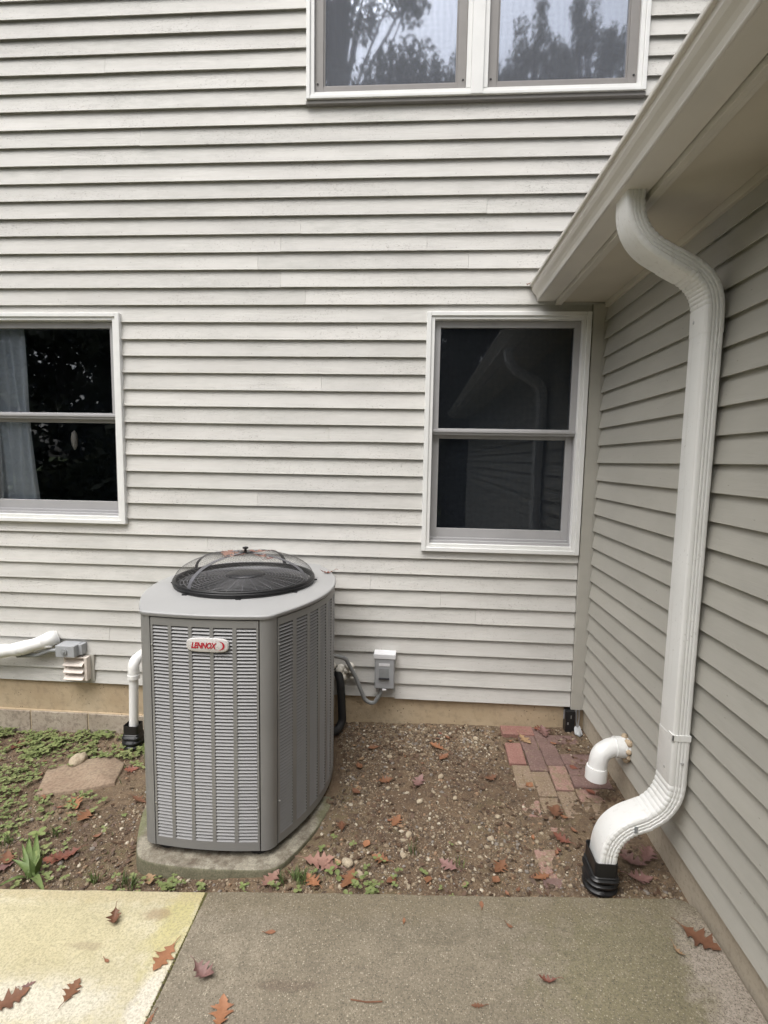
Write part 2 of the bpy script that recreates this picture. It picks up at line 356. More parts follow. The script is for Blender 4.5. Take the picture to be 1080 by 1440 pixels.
# ---------------------------------------------------------------- ground, soil bed, slabs
gm = MB().add([(-400, -400, -.62), (400, -400, -.62), (400, 400, -.62), (-400, 400, -.62)], [(0, 1, 2, 3)])
struct(obj('lawn', gm, 'lawn'))
nx, ny = 330, 98; xs = np.linspace(-3.9, 1.12, nx); ys = np.linspace(-1.36, .05, ny)
sb = MB()
for y in ys:
    for x in xs:
        z = gz(x, y) + .004*noise.noise((x*28, y*28, 5)) + .003*noise.noise((x*60, y*60, 8)); sb.v.append((x, y, z))
for j in range(ny-1):
    for i in range(nx-1): sb.f.append((j*nx+i, j*nx+i+1, (j+1)*nx+i+1, (j+1)*nx+i))
struct(obj('soil_bed', sb, 'soil', smooth=True))
def slab(name, outline, mat):
    mb = MB(); n = len(outline)
    def ring(off, dz):
        cx = sum(p[0] for p in outline)/n; cy = sum(p[1] for p in outline)/n; r = []
        for i, p in enumerate(outline):
            a = Vector(outline[i-1]); b = Vector(p); c = Vector(outline[(i+1) % n])
            d1 = (b-a).normalized(); d2 = (c-b).normalized(); nn = (Vector((-d1.y, d1.x)) + Vector((-d2.y, d2.x)))
            nn = nn/max(.3, nn.length)*1.0; q = b + nn*off
            r.append((q.x, q.y, slab_z(q.x) + dz + .0015*noise.noise((q.x*6, q.y*6, 0))))
        return r
    mb.loft([ring(0, -.14), ring(0, -.012), ring(.002, -.003), ring(.007, 0)]); return struct(obj(name, mb, mat, smooth=True, angle=40))
def edge(p, q, n, amp, seed):
    out = []
    for i in range(n):
        t = i/n; x = p[0]+(q[0]-p[0])*t; y = p[1]+(q[1]-p[1])*t; d = amp*(noise.noise((x*8, y*8, seed)) + .6*noise.noise((x*30, y*30, seed)))
        L = math.hypot(q[0]-p[0], q[1]-p[1]); out.append((x - d*(q[1]-p[1])/L, y + d*(q[0]-p[0])/L))
    return out
c1 = [(1.064, -1.37), (1.058, -1.335), (1.040, -1.310), (1.010, -1.298)]
slab('concrete_walk', edge((-.765, -3.95), (1.066, -3.95), 4, 0, 1) + edge((1.066, -3.95), (1.064, -1.37), 60, .004, 2) + c1 + edge((1.010, -1.298), (-.795, -1.306), 60, .004, 3) + edge((-.797, -1.31), (-.765, -3.95), 40, .004, 4), 'slab_aged')
slab('concrete_patio', edge((-3.9, -3.95), (-.780, -3.95), 4, 0, 1) + edge((-.769, -3.95), (-.801, -1.31), 40, .004, 4) + edge((-.804, -1.309), (-3.9, -1.318), 60, .004, 6), 'slab_pale')

jm = MB()
for i in range(420):
    y = -1.315 - 1.3*rnd.random()**1.4; t = (y+3.95)/(-1.31+3.95); x = -.767 + (-.799+.767)*t + rnd.gauss(0, .0035); r = rnd.uniform(.0015, .0045); z = slab_z(x) - .002
    jm.add([(x-r, y, z-r), (x+r, y, z-r), (x, y-r*1.2, z-r), (x, y+r*1.2, z-r), (x+rnd.uniform(-.4, .4)*r, y, z+r*.9)], [(0, 2, 4), (2, 1, 4), (1, 3, 4), (3, 0, 4)])
stuff(tag(obj('joint_moss', jm, 'moss'), 'crumbs of moss and grit in the seam between the two slabs', 'moss'))
# ---------------------------------------------------------------- house
house = thing('house', 'house clad in pale grey lap siding with white framed windows and a lower side wing', 'house', (0, .02, -.15))
WIN = dict(left=(-2.86, -1.852, 1.082, 2.388), right=(.031, .982, .966, 2.394), upper=(-.693, 1.200, 3.572, 5.05))
JOINT = {9: [-1.33], 25: [-.85], 26: [-.99, .265], 27: [-.85, .02], 28: [-.73], 29: [.36], 24: [-.70], 0: [-.115], 7: [-.28], 6: [.16], 5: [.38], 12: [-1.0], 16: [-.55], 33: [-1.7], 37: [-1.9], 31: [-2.2], 3: [-2.0], 19: [-.6]}
XL, ZTOP = -4.2, 5.3
# sheathing with the window openings left open
sh = MB(); xc = sorted({XL, 3.0, *[w[0]+.03 for w in WIN.values()], *[w[1]-.03 for w in WIN.values()]}); zc = sorted({-.02, ZTOP, *[w[2]+.03 for w in WIN.values()], *[w[3]-.03 for w in WIN.values()]})
for i in range(len(xc)-1):
    for j in range(len(zc)-1):
        cx, cz = (xc[i]+xc[i+1])/2, (zc[j]+zc[j+1])/2
        if any(w[0] < cx < w[1] and w[2] < cz < w[3] for w in WIN.values()): continue
        sh.box(xc[i], xc[i+1], .0245, .14, zc[j], zc[j+1])
wall = obj('wall', sh, 'trim_paint', house); wall['label'] = 'two storey main wall clad in pale lap siding'
T = .0188
def board(segs, zk, mapf, mat, parent, seed):
    """segs: list of (a0,a1,z0,z1) along the board; profile leans out towards the butt edge"""
    rr = random.Random(seed); dy = rr.uniform(-.0008, .0008); dz = rr.uniform(-.0012, .0012); tl = rr.uniform(-.0007, .0007); rings = []; A0 = segs[0][0]
    for (a0, a1, z0, z1) in segs:
        n = max(1, int((a1-a0)/.22))
        for i in range(n+1):
            a = a0 + (a1-a0)*i/n; w = .0009*noise.noise((a*1.7, seed*3.1, 0)); w2 = .0011*noise.noise((a*2.1, seed*5.3, 9))
            def yf(z): return .0168*(z-zk)/E + dy + w2
            zz0 = z0 + (dz + w + tl*(a-A0) if z0-zk < .008 else 0); hl = min(.014, (z1-zz0)*.4)
            pr = [(T+.005, zz0+hl), (yf(zz0)+.0042, zz0+hl), (yf(zz0)+.0038, zz0), (yf(zz0)+.0012, zz0), (yf(zz0)+.0001, zz0+.0013), (yf(z1), z1), (T+.006, z1)]
            rings.append([mapf(a, y, z) for y, z in pr])
    return obj('siding_board', MB().loft(rings), mat, parent)
mapM = lambda a, y, z: (a, y, z)
for k in range(52):
    zk = k*E; z1 = zk + E + .018
    if zk > ZTOP-.1: break
    xr = .987 if zk < 2.42 else (2.9 if zk > 2.62 else 1.35)
    cuts = [XL+.1] + sorted(JOINT.get(k, [])) + [xr]
    for i in range(len(cuts)-1):
        a, b = cuts[i] + (.0006 if i else 0), cuts[i+1] - (.0006 if i < len(cuts)-2 else 0)
        segs = []; br = sorted({a, b, *[p for w in WIN.values() for p in w[:2] if a < p < b and w[2] < z1-.018 and w[3] > zk]})
        for p, q in zip(br, br[1:]):
            c = (p+q)/2; lo, hi = zk, z1; ok = True
            for w in WIN.values():
                if w[0] < c < w[1] and w[2] < z1-.018 and w[3] > zk:
                    if w[2] <= zk+.004 and w[3] >= zk+E-.004: ok = False
                    elif w[2] > zk: hi = min(hi, w[2]+.004)
                    else: lo = max(lo, w[3]-.004)
            if ok and hi-lo > .006: segs.append((p, q, lo + (.007 if k == 0 and q < 0 else 0), hi))
        runs = []
        for sg in segs:
            if runs and abs(runs[-1][-1][1]-sg[0]) < 1e-6: runs[-1].append(sg)
            else: runs.append([sg])
        for j, rn in enumerate(runs): board(rn, zk, mapM, 'siding_main', wall, k*7+i+j*3)
# wing wall
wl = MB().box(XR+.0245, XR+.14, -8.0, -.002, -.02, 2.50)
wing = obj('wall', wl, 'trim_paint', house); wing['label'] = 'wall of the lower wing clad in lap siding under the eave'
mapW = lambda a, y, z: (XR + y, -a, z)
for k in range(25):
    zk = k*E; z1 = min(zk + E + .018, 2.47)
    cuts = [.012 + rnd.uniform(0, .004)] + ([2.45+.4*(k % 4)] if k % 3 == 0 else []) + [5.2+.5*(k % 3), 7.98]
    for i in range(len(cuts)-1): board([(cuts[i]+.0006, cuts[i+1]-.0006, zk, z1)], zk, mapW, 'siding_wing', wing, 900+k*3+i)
obj('corner_trim', MB().box(.9895, XR-.0015, -.010, .020, -.012, 2.44).box(XR-.0012, XR+.02, -.0105, .02, -.012, 2.44), 'trim_paint', house, bevel=.002)
# foundations
fd = obj('foundation', MB().box(XL, 1.10, .024, .20, -.9, .012), 'foundation', house); fd['label'] = 'tan painted concrete foundation of the main wall'
x = XL
while x < -1.2:
    L = .405; b = MB().box(x+.004, x+L-.004, .008, .045, -.6, -.214+rnd.uniform(-.003, .003)); obj('concrete_block', b, 'block', fd, bevel=.005); x += L
obj('mortar_ledge', MB().box(XL, -1.2, .0145, .03, -.6, -.206), 'foundation', fd, bevel=.003)
obj('foundation', MB().box(XR+.020, XR+.2, -8.0, .02, -.9, .012), 'wing_foundation', house)['label'] = 'concrete foundation of the wing'

# windows
def frame_bars(x0, x1, z0, z1, wl_, wr, wb, wt, y0, y1):
    return MB().box(x0, x0+wl_, y0, y1, z0, z1).box(x1-wr, x1, y0, y1, z0, z1).box(x0+wl_, x1-wr, y0+.0006, y1, z0, z0+wb).box(x0+wl_, x1-wr, y0+.0006, y1, z1-wt, z1)
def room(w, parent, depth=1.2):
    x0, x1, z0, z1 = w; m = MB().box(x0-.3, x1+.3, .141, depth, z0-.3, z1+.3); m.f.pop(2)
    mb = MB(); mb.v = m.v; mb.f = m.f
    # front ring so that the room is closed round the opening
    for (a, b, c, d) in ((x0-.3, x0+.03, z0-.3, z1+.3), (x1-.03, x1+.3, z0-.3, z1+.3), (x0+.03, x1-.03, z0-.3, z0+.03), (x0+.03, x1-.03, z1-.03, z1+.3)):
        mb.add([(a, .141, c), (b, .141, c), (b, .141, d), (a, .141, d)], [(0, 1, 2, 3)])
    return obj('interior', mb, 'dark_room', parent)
def double_hung(key, label, zmid):
    x0, x1, z0, z1 = w = WIN[key]
    win = obj('window', frame_bars(x0, x1, z0, z1, .028, .028, .026, .024, -.020, .06), 'white_frame', house, bevel=.003); win['label'] = label
    obj('frame', frame_bars(x0+.0285, x1-.0285, z0+.0265, z1-.0245, .020, .020, .022, .018, -.011, .06), 'white_frame', win, bevel=.002)
    a0, a1, b0, b1 = x0+.049, x1-.049, z0+.049, z1-.043
    obj('upper_sash', frame_bars(a0, a1, zmid-.020, b1, .036, .036, .038, .040, .022, .055), 'sash_grey', win, bevel=.002)
    obj('upper_pane', MB().box(a0+.034, a1-.034, .036, .040, zmid+.015, b1-.038), 'pane_lower', win)
    ls = obj('lower_sash', frame_bars(a0+.004, a1-.004, b0+.030, zmid-.006, .040, .040, .058, .036, .058, .090), 'sash_grey', win, bevel=.002)
    obj('lower_pane', MB().box(a0+.042, a1-.042, .072, .076, b0+.086, zmid-.040), 'pane_lower', win)
    obj('sill_track', MB().box(a0, a1, .012, .10, b0-.002, b0+.016).box(a0, a1, .045, .10, b0+.016, b0+.031), 'sash_grey', win, bevel=.002)
    obj('jamb', MB().box(a0-.002, a0+.0045, .030, .10, b0, b1), 'sash_grey', win); obj('jamb', MB().box(a1-.0045, a1+.002, .030, .10, b0, b1), 'sash_grey', win)
    obj('meeting_rail_lip', MB().box(a0, a1, .014, .024, zmid-.006, zmid+.010), 'sash_grey', win, bevel=.002)
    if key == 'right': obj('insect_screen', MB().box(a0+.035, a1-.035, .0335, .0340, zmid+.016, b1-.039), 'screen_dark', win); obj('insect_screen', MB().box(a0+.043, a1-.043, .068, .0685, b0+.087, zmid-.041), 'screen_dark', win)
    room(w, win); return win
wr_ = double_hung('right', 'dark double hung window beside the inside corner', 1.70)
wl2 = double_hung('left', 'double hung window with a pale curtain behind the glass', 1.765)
cu = MB(); rings = []
def curtain(x0, x1, y, z0, z1, n, amp, dx=0):
    mb = MB(); nn = 60
    for j, z in enumerate(np.linspace(z0, z1, 8)):
        for i in range(nn+1):
            t = i/nn; mb.v.append((x0+(x1-x0)*t + dx*(1-j/7) + .01*math.sin(z*5+t*9), y + amp*math.sin(t*n*2*math.pi+.6*math.sin(z*2)), z))
    for j in range(7):
        for i in range(nn): o = j*(nn+1)+i; mb.f.append((o, o+1, o+nn+2, o+nn+1))
    return mb
obj('curtain', curtain(-2.83, -2.58, .118, 1.05, 2.42, 4, .014, .06), 'curtain', wl2, smooth=True)
obj('window_ornament', MB().lathe([(.001, .06), (.016, .04), (.022, 0), (.018, -.04), (.004, -.07)], (-2.27, .13, 1.62), 10), 'vent_paint', wl2, smooth=True)
# upper pair of casements
x0, x1, z0, z1 = w = WIN['upper']; XM = .277
uw = obj('window', frame_bars(x0, x1, z0, z1, .022, .022, .020, .03, -.024, .05), 'white_frame', house, bevel=.003); uw['label'] = 'upstairs pair of casement windows reflecting trees'
obj('frame', frame_bars(x0+.0225, x1-.0225, z0+.0205, z1-.03, .022, .022, .020, .03, -.014, .05), 'white_frame', uw, bevel=.002)
obj('mullion', MB().box(XM-.034, XM+.034, -.026, .05, z0+.003, z1).box(XM-.060, XM-.0345, -.015, .05, z0+.040, z1-.06).box(XM+.0345, XM+.060, -.015, .05, z0+.040, z1-.06), 'white_frame', uw, bevel=.002)
obj('sill', MB().box(x0-.004, x1+.004, -.012, .03, z0-.022, z0-.0005), 'sash_taupe', uw, bevel=.003)
for a, b in ((x0+.0448, XM-.0605), (XM+.0605, x1-.0448)):
    s = obj('casement_sash', frame_bars(a, b, z0+.0408, z1-.06, .050, .050, .040, .05, .006, .045), 'sash_taupe', uw, bevel=.002)
    obj('glazing_bead', frame_bars(a+.0505, b-.0505, z0+.0812, z1-.1105, .008, .008, .008, .008, .014, .045), 'sash_taupe', s)
    obj('pane', MB().box(a+.048, b-.048, .028, .034, z0+.078, z1-.108), 'pane_upper', s)
    obj('insect_screen', MB().box(a+.049, b-.049, .021, .0215, z0+.079, z1-.109), 'screen', s)
    for xx in (a+.012, b-.022): obj('latch', MB().box(xx, xx+.010, .002, .010, z0+.092, z0+.098), 'black_plastic', s)
room(w, uw)
# eave: soffit, fascia, roof
obj('soffit', MB().box(.792, XR+.05, -8.05, -.004, 2.449, 2.465), 'soffit_paint', house)
obj('fascia', MB().box(.772, .790, -8.05, -.003, 2.432, 2.60).box(.790, .806, -8.05, -.003, 2.4325, 2.445), 'fascia_paint', house, bevel=.0015)
obj('frieze', MB().box(XR-.004, XR+.02, -8.0, -.012, 2.418, 2.448), 'soffit_paint', house, bevel=.002)
rf = MB().add([(.735, -8.1, 2.585), (2.95, -8.1, 3.47), (2.95, .015, 3.47), (.735, .015, 2.585), (.735, -8.1, 2.61), (2.95, -8.1, 3.50), (2.95, .015, 3.50), (.735, .015, 2.61)],
              [(0,3,2,1),(4,5,6,7),(0,1,5,4),(1,2,6,5),(2,3,7,6),(3,0,4,7)])
obj('roof', rf, 'roofing', house)

# gutter
gut = thing('rain_gutter', 'beige metal rain gutter along the eave of the wing', 'gutter', (.7, -2, 2.452))
prof = [(.768, 2.552), (.768, 2.4525), (.674, 2.4525), (.668, 2.457), (.664, 2.470), (.662, 2.478), (.654, 2.490), (.642, 2.502), (.634, 2.515), (.632, 2.534), (.622, 2.535), (.620, 2.539), (.620, 2.549), (.624, 2.553), (.636, 2.553), (.637, 2.549), (.626, 2.547), (.6275, 2.540)]
mb = MB(); outer = prof[:14]
th = .0018
inner = [(.765, 2.552), (.765, 2.456), (.677, 2.456), (.671, 2.461), (.667, 2.472), (.665, 2.480), (.657, 2.492), (.645, 2.504), (.637, 2.517), (.635, 2.537), (.626, 2.5385), (.624, 2.541), (.624, 2.547), (.626, 2.549)]
ring0 = outer + inner[::-1]
mb.loft([[(x, y, z) for x, z in ring0] for y in (-.006, -2.0, -8.08)])
obj('trough', mb, 'gutter_paint', gut)
lip = MB().tube([(.6695, -.006, 2.4575), (.6695, -8.08, 2.4575)], .006, 8); obj('bead', lip, 'gutter_paint', gut, smooth=True)
for yy in (-.0055, -8.075):
    ec = MB(); pts = outer; c = [(x, yy, z) for x, z in pts]; d = [(x, yy-.003, z) for x, z in pts]; ec.loft([c, d]); obj('end_cap', ec, 'gutter_paint', gut)
obj('debris', MB().tube([(.625, -.010, 2.556), (.612, -.014, 2.55), (.604, -.006, 2.545)], .002, 5).tube([(.618, -.012, 2.548), (.600, -.010, 2.552)], .0015, 5), 'leaf_brown', gut)

# downspout
dsp = thing('downspout', 'white ribbed downspout bending from the gutter down the wing wall', 'downspout', (1.013, -1.19, 0))
HY, HX = .057, .033
def ds_profile(sc=1.0, groove=1.0, sx=1.0):
    """(across, along-wall) rounded rectangle with three grooves on each narrow face"""
    P = []; r = .013
    def arc(cx, cy, a0):
        for k in range(4): t = math.radians(a0 + 30*k); P.append((cx + r*math.cos(t), cy + r*math.sin(t)))
    gx = [-.019, -.0065, .006, .0185]
    # narrow faces are at y=+-HY, grooves run along the pipe
    arc(HX-r, HY-r, 0)
    for g in (.0115, .0, -.0115):
        P += [(g+.0038, HY), (g+.0014, HY-.0045*groove), (g-.0014, HY-.0045*groove), (g-.0038, HY)]
    arc(-HX+r, HY-r, 90); arc(-HX+r, -HY+r, 180)
    for g in (-.0115, .0, .0115):
        P += [(g-.0038, -HY), (g-.0014, -HY+.0045*groove), (g+.0014, -HY+.0045*groove), (g+.0038, -HY)]
    arc(HX-r, -HY+r, 270)
    return [(a*sc*sx, b*sc) for a, b in P]
def ds_sweep(path, crimp=(), y=-1.19, sc=None, bulge=None):
    """path: xz points; crimped between the index ranges"""
    rings = []
    for i, p in enumerate(path):
        a, b = path[max(i-1, 0)], path[min(i+1, len(path)-1)]; t = Vector((b[0]-a[0], b[2]-a[2])).normalized(); nrm = Vector((-t.y, t.x))
        if nrm.x < 0 and abs(t.x) < .3: nrm = -nrm
        if i and nrm.dot(pn) < 0: nrm = -nrm
        pn = nrm; s = sc[i] if sc else 1
        k = abs(s); cr = s < 0        # negative scale marks a crimped ring: pinched on the narrow faces and on the inside of the bend
        if cr: bs = (Vector((b[0]+a[0], b[2]+a[2]))/2 - Vector((p[0], p[2]))).dot(nrm)
        def q(u, v):
            if cr:
                if u*bs > 0: u *= .92
                if abs(v) > HY-.004: v *= .965
            return (p[0] + nrm.x*u*k, y + v*k, p[2] + nrm.y*u*k)
        rings.append([q(u, v) for u, v in ds_profile(1)])
    return MB().loft(rings)
def crimp_path(pts, r, nb):
    """fillet with alternate ring scale inside the bends, returns path and scale"""
    pts = [Vector(p) for p in pts]; path = []; sc = []
    def put(p, s):
        if path and (p-path[-1]).length < .0012: return
        path.append(p); sc.append(s)
    put(pts[0], 1)
    for i in range(1, len(pts)-1):
        a, b, c = pts[i-1], pts[i], pts[i+1]; u = (a-b).normalized(); w = (c-b).normalized(); th = u.angle(w); d = r/math.tan(th/2)
        p0, p1 = b+u*d, b+w*d; m = nb*3
        for k in range(m+1):
            t = k/m; put(p0*(1-t)**2 + b*2*t*(1-t) + p1*t*t, 1.0 if k % 3 != 1 else -1.0)
    put(pts[-1], 1); return path, sc
DY = -1.19
p, s = crimp_path([(.722, DY, 2.47), (.722, DY, 2.315), (.90, DY, 2.216)], .20, 9); obj('upper_elbow', ds_sweep(p, sc=s), 'downspout_paint', dsp, smooth=True, angle=25)
p, s = crimp_path([(.86, DY, 2.238), (1.008, DY, 2.158), (1.013, DY, 1.98)], .165, 9); obj('wall_elbow', ds_sweep(p, sc=[q*1.03 for q in s]), 'downspout_paint', dsp, smooth=True, angle=25)
vp = [(1.013, DY, 2.06), (1.013, DY, 1.5), (1.012, DY, .8), (1.012, DY, .40)]
obj('pipe', ds_sweep([Vector(q) for q in vp]), 'downspout_paint', dsp, smooth=True, angle=25)
p, s = crimp_path([(1.012, DY, .50), (1.012, DY, .195), (.86, DY, .125)], .19, 9); obj('lower_elbow', ds_sweep(p, sc=[q*1.035 for q in s]), 'downspout_paint', dsp, smooth=True, angle=25)
p, s = crimp_path([(.92, DY, .1525), (.785, DY, .090), (.770, DY, -.075)], .17, 9); obj('outlet_elbow', ds_sweep(p, sc=[q*1.06 for q in s]), 'downspout_paint', dsp, smooth=True, angle=25)
def ds_band(z, h, out):
    a, b = HX+out, HY+out; mb = MB(); r = []
    for zz in (z-h/2, z+h/2): r.append([(1.012-a, DY+b*.6, zz), (1.012-a, DY-b, zz), (1.012+a, DY-b, zz), (1.012+a, DY+b, zz), (1.012-a, DY+b, zz)][1:4] and [(1.012-a, DY-b*.55, zz), (1.012-a, DY-b, zz), (1.012+a*.98, DY-b, zz)])
    return mb
bd = MB().box(1.012-HX-.003, 1.044, DY-HY-.0035, DY-HY+.002, .488, .512).add([(1.012-HX-.003, DY-HY-.0035, .486), (1.012-HX-.003, DY-HY-.0035, .514), (1.012-HX-.003, DY-HY+.03, .514), (1.012-HX-.003, DY-HY+.045, .50), (1.012-HX-.003, DY-HY+.03, .486),
     (1.012-HX+.003, DY-HY-.0035, .486), (1.012-HX+.003, DY-HY-.0035, .514), (1.012-HX+.003, DY-HY+.03, .514), (1.012-HX+.003, DY-HY+.045, .50), (1.012-HX+.003, DY-HY+.03, .486)], [(0, 1, 2, 3, 4), (9, 8, 7, 6, 5), (0, 5, 6, 1), (1, 6, 7, 2), (2, 7, 8, 3), (3, 8, 9, 4), (4, 9, 5, 0)])
obj('strap', bd, 'downspout_paint', dsp, bevel=.001)
for (xx, yy, zz) in ((.977, DY-.01, .35), (.977, DY+.02, 2.02), (1.0, DY-HY, .37)): obj('screw', MB().lathe([(.006, -.003), (.006, .002), (.002, .004)], (0, 0, 0), 8), 'screw', dsp).location = (0, 0, 0)
for i, o in enumerate([o for o in dsp.children if o.name.startswith('screw')]):
    o.matrix_parent_inverse = Matrix.Identity(4); o.location = ((-.034, -.012, .36), (-.034, .02, 2.03), (.006, -.058, .40))[i]; o.rotation_euler = ((0, -math.pi/2, 0), (0, -math.pi/2, 0), (math.pi/2, 0, 0))[i]
obj('sticker', MB().box(.862, .874, DY-HY*1.06-.0015, DY-HY*1.06+.003, .112, .138), 'grey_conduit', dsp)
# black flexible adapter at its foot
def rr_ring(c, hx, hy, r, z, n=5):
    out = []
    for (sx, sy, a0) in ((1, 1, 0), (-1, 1, 90), (-1, -1, 180), (1, -1, 270)):
        for k in range(n): t = math.radians(a0 + 90*k/(n-1)); out.append((c[0]+sx*(hx-r)+r*math.cos(t), c[1]+sy*(hy-r)+r*math.sin(t), z))
    return out
def flex(name, c, hx, hy, ztop, zbot, R, label, tilt=0):
    o = thing(name, label, 'drain adapter', (c[0], c[1], zbot))
    rings = [rr_ring(c, hx-.004, hy-.004, .012, ztop-.05), rr_ring(c, hx-.004, hy-.004, .012, ztop), rr_ring(c, hx, hy, .014, ztop), rr_ring(c, hx, hy, .014, ztop-.055), rr_ring(c, hx+.006, hy+.004, .02, ztop-.058)]
    obj('collar', MB().loft(rings), 'black_plastic', o, smooth=True, angle=30)
    rings = []; z = ztop-.057; n = int((z-zbot)/.007); 
    for i in range(n+1):
        t = i/n; zz = z + (zbot-z)*t; k = min(1, t*2.2); a = hx+.004+(R-hx-.004)*k; b = hy+.003+(R-hy-.003)*k; rad = .02+(min(a, b)-.021)*k
        d = .0055 if (i // 2) % 2 else -.003
        rings.append(rr_ring(c, a+d, b+d, min(rad, a-.002, b-.002), zz))
    obj('corrugated_sleeve', MB().loft(rings), 'black_plastic', o, smooth=True, angle=50); return o
flex('drain_adapter', (.768, DY), .044, .066, -.022, gz(.768, DY)-.03, .060, 'black corrugated drain adapter taking the foot of the white downspout')

# ---------------------------------------------------------------- air conditioner
AX, AY = -.875, -.58; ZB, ZT = -.178, .871
pad = MB()
def ac_outline():
    def front(t): x = -.235 + .470*t; return (x, -.5525 + .0155*(x/.235)**2)
    def side(t): y = -.492 + .984*t; return (.452 - .645*y*y, y)
    return front, side
front_f, side_f = ac_outline()
def rot180(f): return lambda t: tuple(-q for q in f(t))
def corner(a, b, ctrl): return lambda t: tuple(a[i]*(1-t)**2 + ctrl[i]*2*t*(1-t) + b[i]*t*t for i in (0, 1))
c_fr = corner(front_f(1), side_f(0), (.283, -.535)); c_br = corner(side_f(1), rot180(front_f)(0), (.283, .535))
segs = [front_f, c_fr, side_f, c_br, rot180(front_f), rot180(c_fr), rot180(side_f), rot180(c_br)]
def offp(f, t, d):
    h = 1e-3; a, b = f(max(0, t-h)), f(min(1, t+h)); tx, ty = b[0]-a[0], b[1]-a[1]; L = math.hypot(tx, ty); p = f(t)
    return (AX + p[0] + d*ty/L, AY + p[1] - d*tx/L)
def strip(mb, f, t0, t1, z0, z1, d0, d1, n):
    """solid strip following the plan curve, d1 outer face, d0 inner face"""
    rings = []
    for i in range(n+1):
        t = t0+(t1-t0)*i/n; o = offp(f, t, d1); q = offp(f, t, d0); rings.append([(o[0], o[1], z0), (o[0], o[1], z1), (q[0], q[1], z1), (q[0], q[1], z0)])
    return mb.loft(rings)
ac = thing('air_conditioner', 'grey louvered outdoor air conditioner unit on a concrete pad', 'air conditioner', (AX, AY, -.205))
ZP0, ZP1 = ZB, ZT-.020          # panels' lower and upper ends
def plen(f):
    P = [f(i/50) for i in range(51)]; return sum(math.hypot(P[i+1][0]-P[i][0], P[i+1][1]-P[i][1]) for i in range(50))
for si, f in enumerate(segs):
    if si % 2: 
        obj('corner_post', strip(MB(), f, 0.01, .99, ZP0, ZP1, -.03, .0005, 10), 'ac_paint', ac, smooth=True, angle=40); continue
    L = plen(f); side = si in (2, 6)
    cols = [(.029, .176), (.209, .367), (.400, .562), (.596, .764), (.800, .973)] if not side else [((.012+.099*i)/L, (.012+.099*i+.076)/L) for i in range(10) if (.012+.099*i+.08)/L < .995]
    zl0, zl1 = ZP0+.040, ZP1-.036
    pm = MB(); g = .004/L; nseg = 24
    strip(pm, f, g, 1-g, ZP0+.001, zl0, -.012, .001, nseg); strip(pm, f, g, 1-g, zl1, ZP1-.004, -.012, .001, nseg)
    ed = [g] + [v for c in cols for v in c] + [1-g]
    for i in range(0, len(ed), 2): strip(pm, f, ed[i], ed[i+1], zl0, zl1, -.012, .001, 2)
    panel = obj('louver_panel', pm, 'ac_paint', ac, smooth=True, angle=40)
    if si == 4: panel['label'] = 'back louver panel'
    npitch = 63; ph = (zl1-zl0)/npitch
    for (a, b) in cols:
        lm = MB()
        for k in range(npitch):
            z = zl0 + k*ph
            for i in range(2):
                t0, t1 = a+(b-a)*i/2, a+(b-a)*(i+1)/2
                V = []
                for t in (t0, t1):
                    for d, dz in ((-.0055, ph*.60), (.0008, .0019), (.0008, .0005), (-.004, 0)):
                        q = offp(f, t, d); V.append((q[0], q[1], z+dz))
                lm.add(V, [(0, 1, 5, 4), (1, 2, 6, 5), (2, 3, 7, 6)])
        o = stuff(obj('louver_bank', lm, 'ac_louver', panel))
    obj('coil', strip(MB(), f, .0, 1., ZP0+.02, ZP1, -.045, -.030, 20), 'coil', ac)
    for t in (g*2.4, 1-g*2.4):
        for z in (ZP0+.20, ZP1-.12):
            p = offp(f, t, .001); q = offp(f, t, .006)
            obj('screw', MB().tube([(*p, z), (*q, z)], .0035, 8), 'screw', ac)
# base pan and feet
outline = [offp(f, i/8, -.004) for f in segs for i in range(8)]
obj('base_pan', MB().loft([[(x, y, z) for x, y in outline] for z in (ZB-.004, ZB+.03)]), 'dark_metal', ac)
for (dx, dy) in ((-.2, -.47), (.21, -.47), (-.2, .45), (.2, .45)): obj('foot', MB().lathe([(.046, -.034), (.046, -.006), (.038, .01)], (AX+dx, AY+dy, ZB), 14), 'black_rubber', ac, smooth=True, angle=40)
# lid with the fan opening
FX, FY, FR = -.885, -.565, .338
outl = [offp(f, i/24, 0) for f in segs for i in range(24)]
cxy = (FX, FY)
def ray_out(ang):
    dx, dy = math.cos(ang), math.sin(ang); best = 1
    for i in range(len(outl)):
        x1_, y1_ = outl[i]; x2_, y2_ = outl[(i+1) % len(outl)]; ex, ey = x2_-x1_, y2_-y1_; den = dx*ey - dy*ex
        if abs(den) < 1e-9: continue
        t = ((x1_-FX)*ey - (y1_-FY)*ex)/den; u = ((x1_-FX)*dy - (y1_-FY)*dx)/den
        if t > 0 and -1e-6 <= u <= 1+1e-6: best = t
    return best
NA = 160; angs = [2*math.pi*i/NA for i in range(NA)]; rad = [ray_out(a) for a in angs]
def lr(off, z): return [(FX+(r+off)*math.cos(a), FY+(r+off)*math.sin(a), z) for a, r in zip(angs, rad)]
def cr_(r, z): return [(FX+r*math.cos(a), FY+r*math.sin(a), z) for a in angs]
rings = [lr(-.02, ZT-.018), lr(.006, ZT-.018), lr(.0075, ZT-.010), lr(.0065, ZT-.005), lr(.003, ZT-.0012), lr(-.004, ZT), cr_(FR+.02, ZT+.004), cr_(FR, ZT+.006), cr_(FR-.004, ZT-.10)]
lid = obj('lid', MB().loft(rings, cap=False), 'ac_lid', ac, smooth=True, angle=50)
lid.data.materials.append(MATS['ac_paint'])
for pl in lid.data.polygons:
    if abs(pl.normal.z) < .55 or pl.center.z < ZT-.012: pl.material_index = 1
obj('fan_shroud', MB().lathe([(FR-.005, -.02), (FR-.006, -.16), (.02, -.165)], (FX, FY, ZT), 48), 'black_plastic', ac, smooth=True)
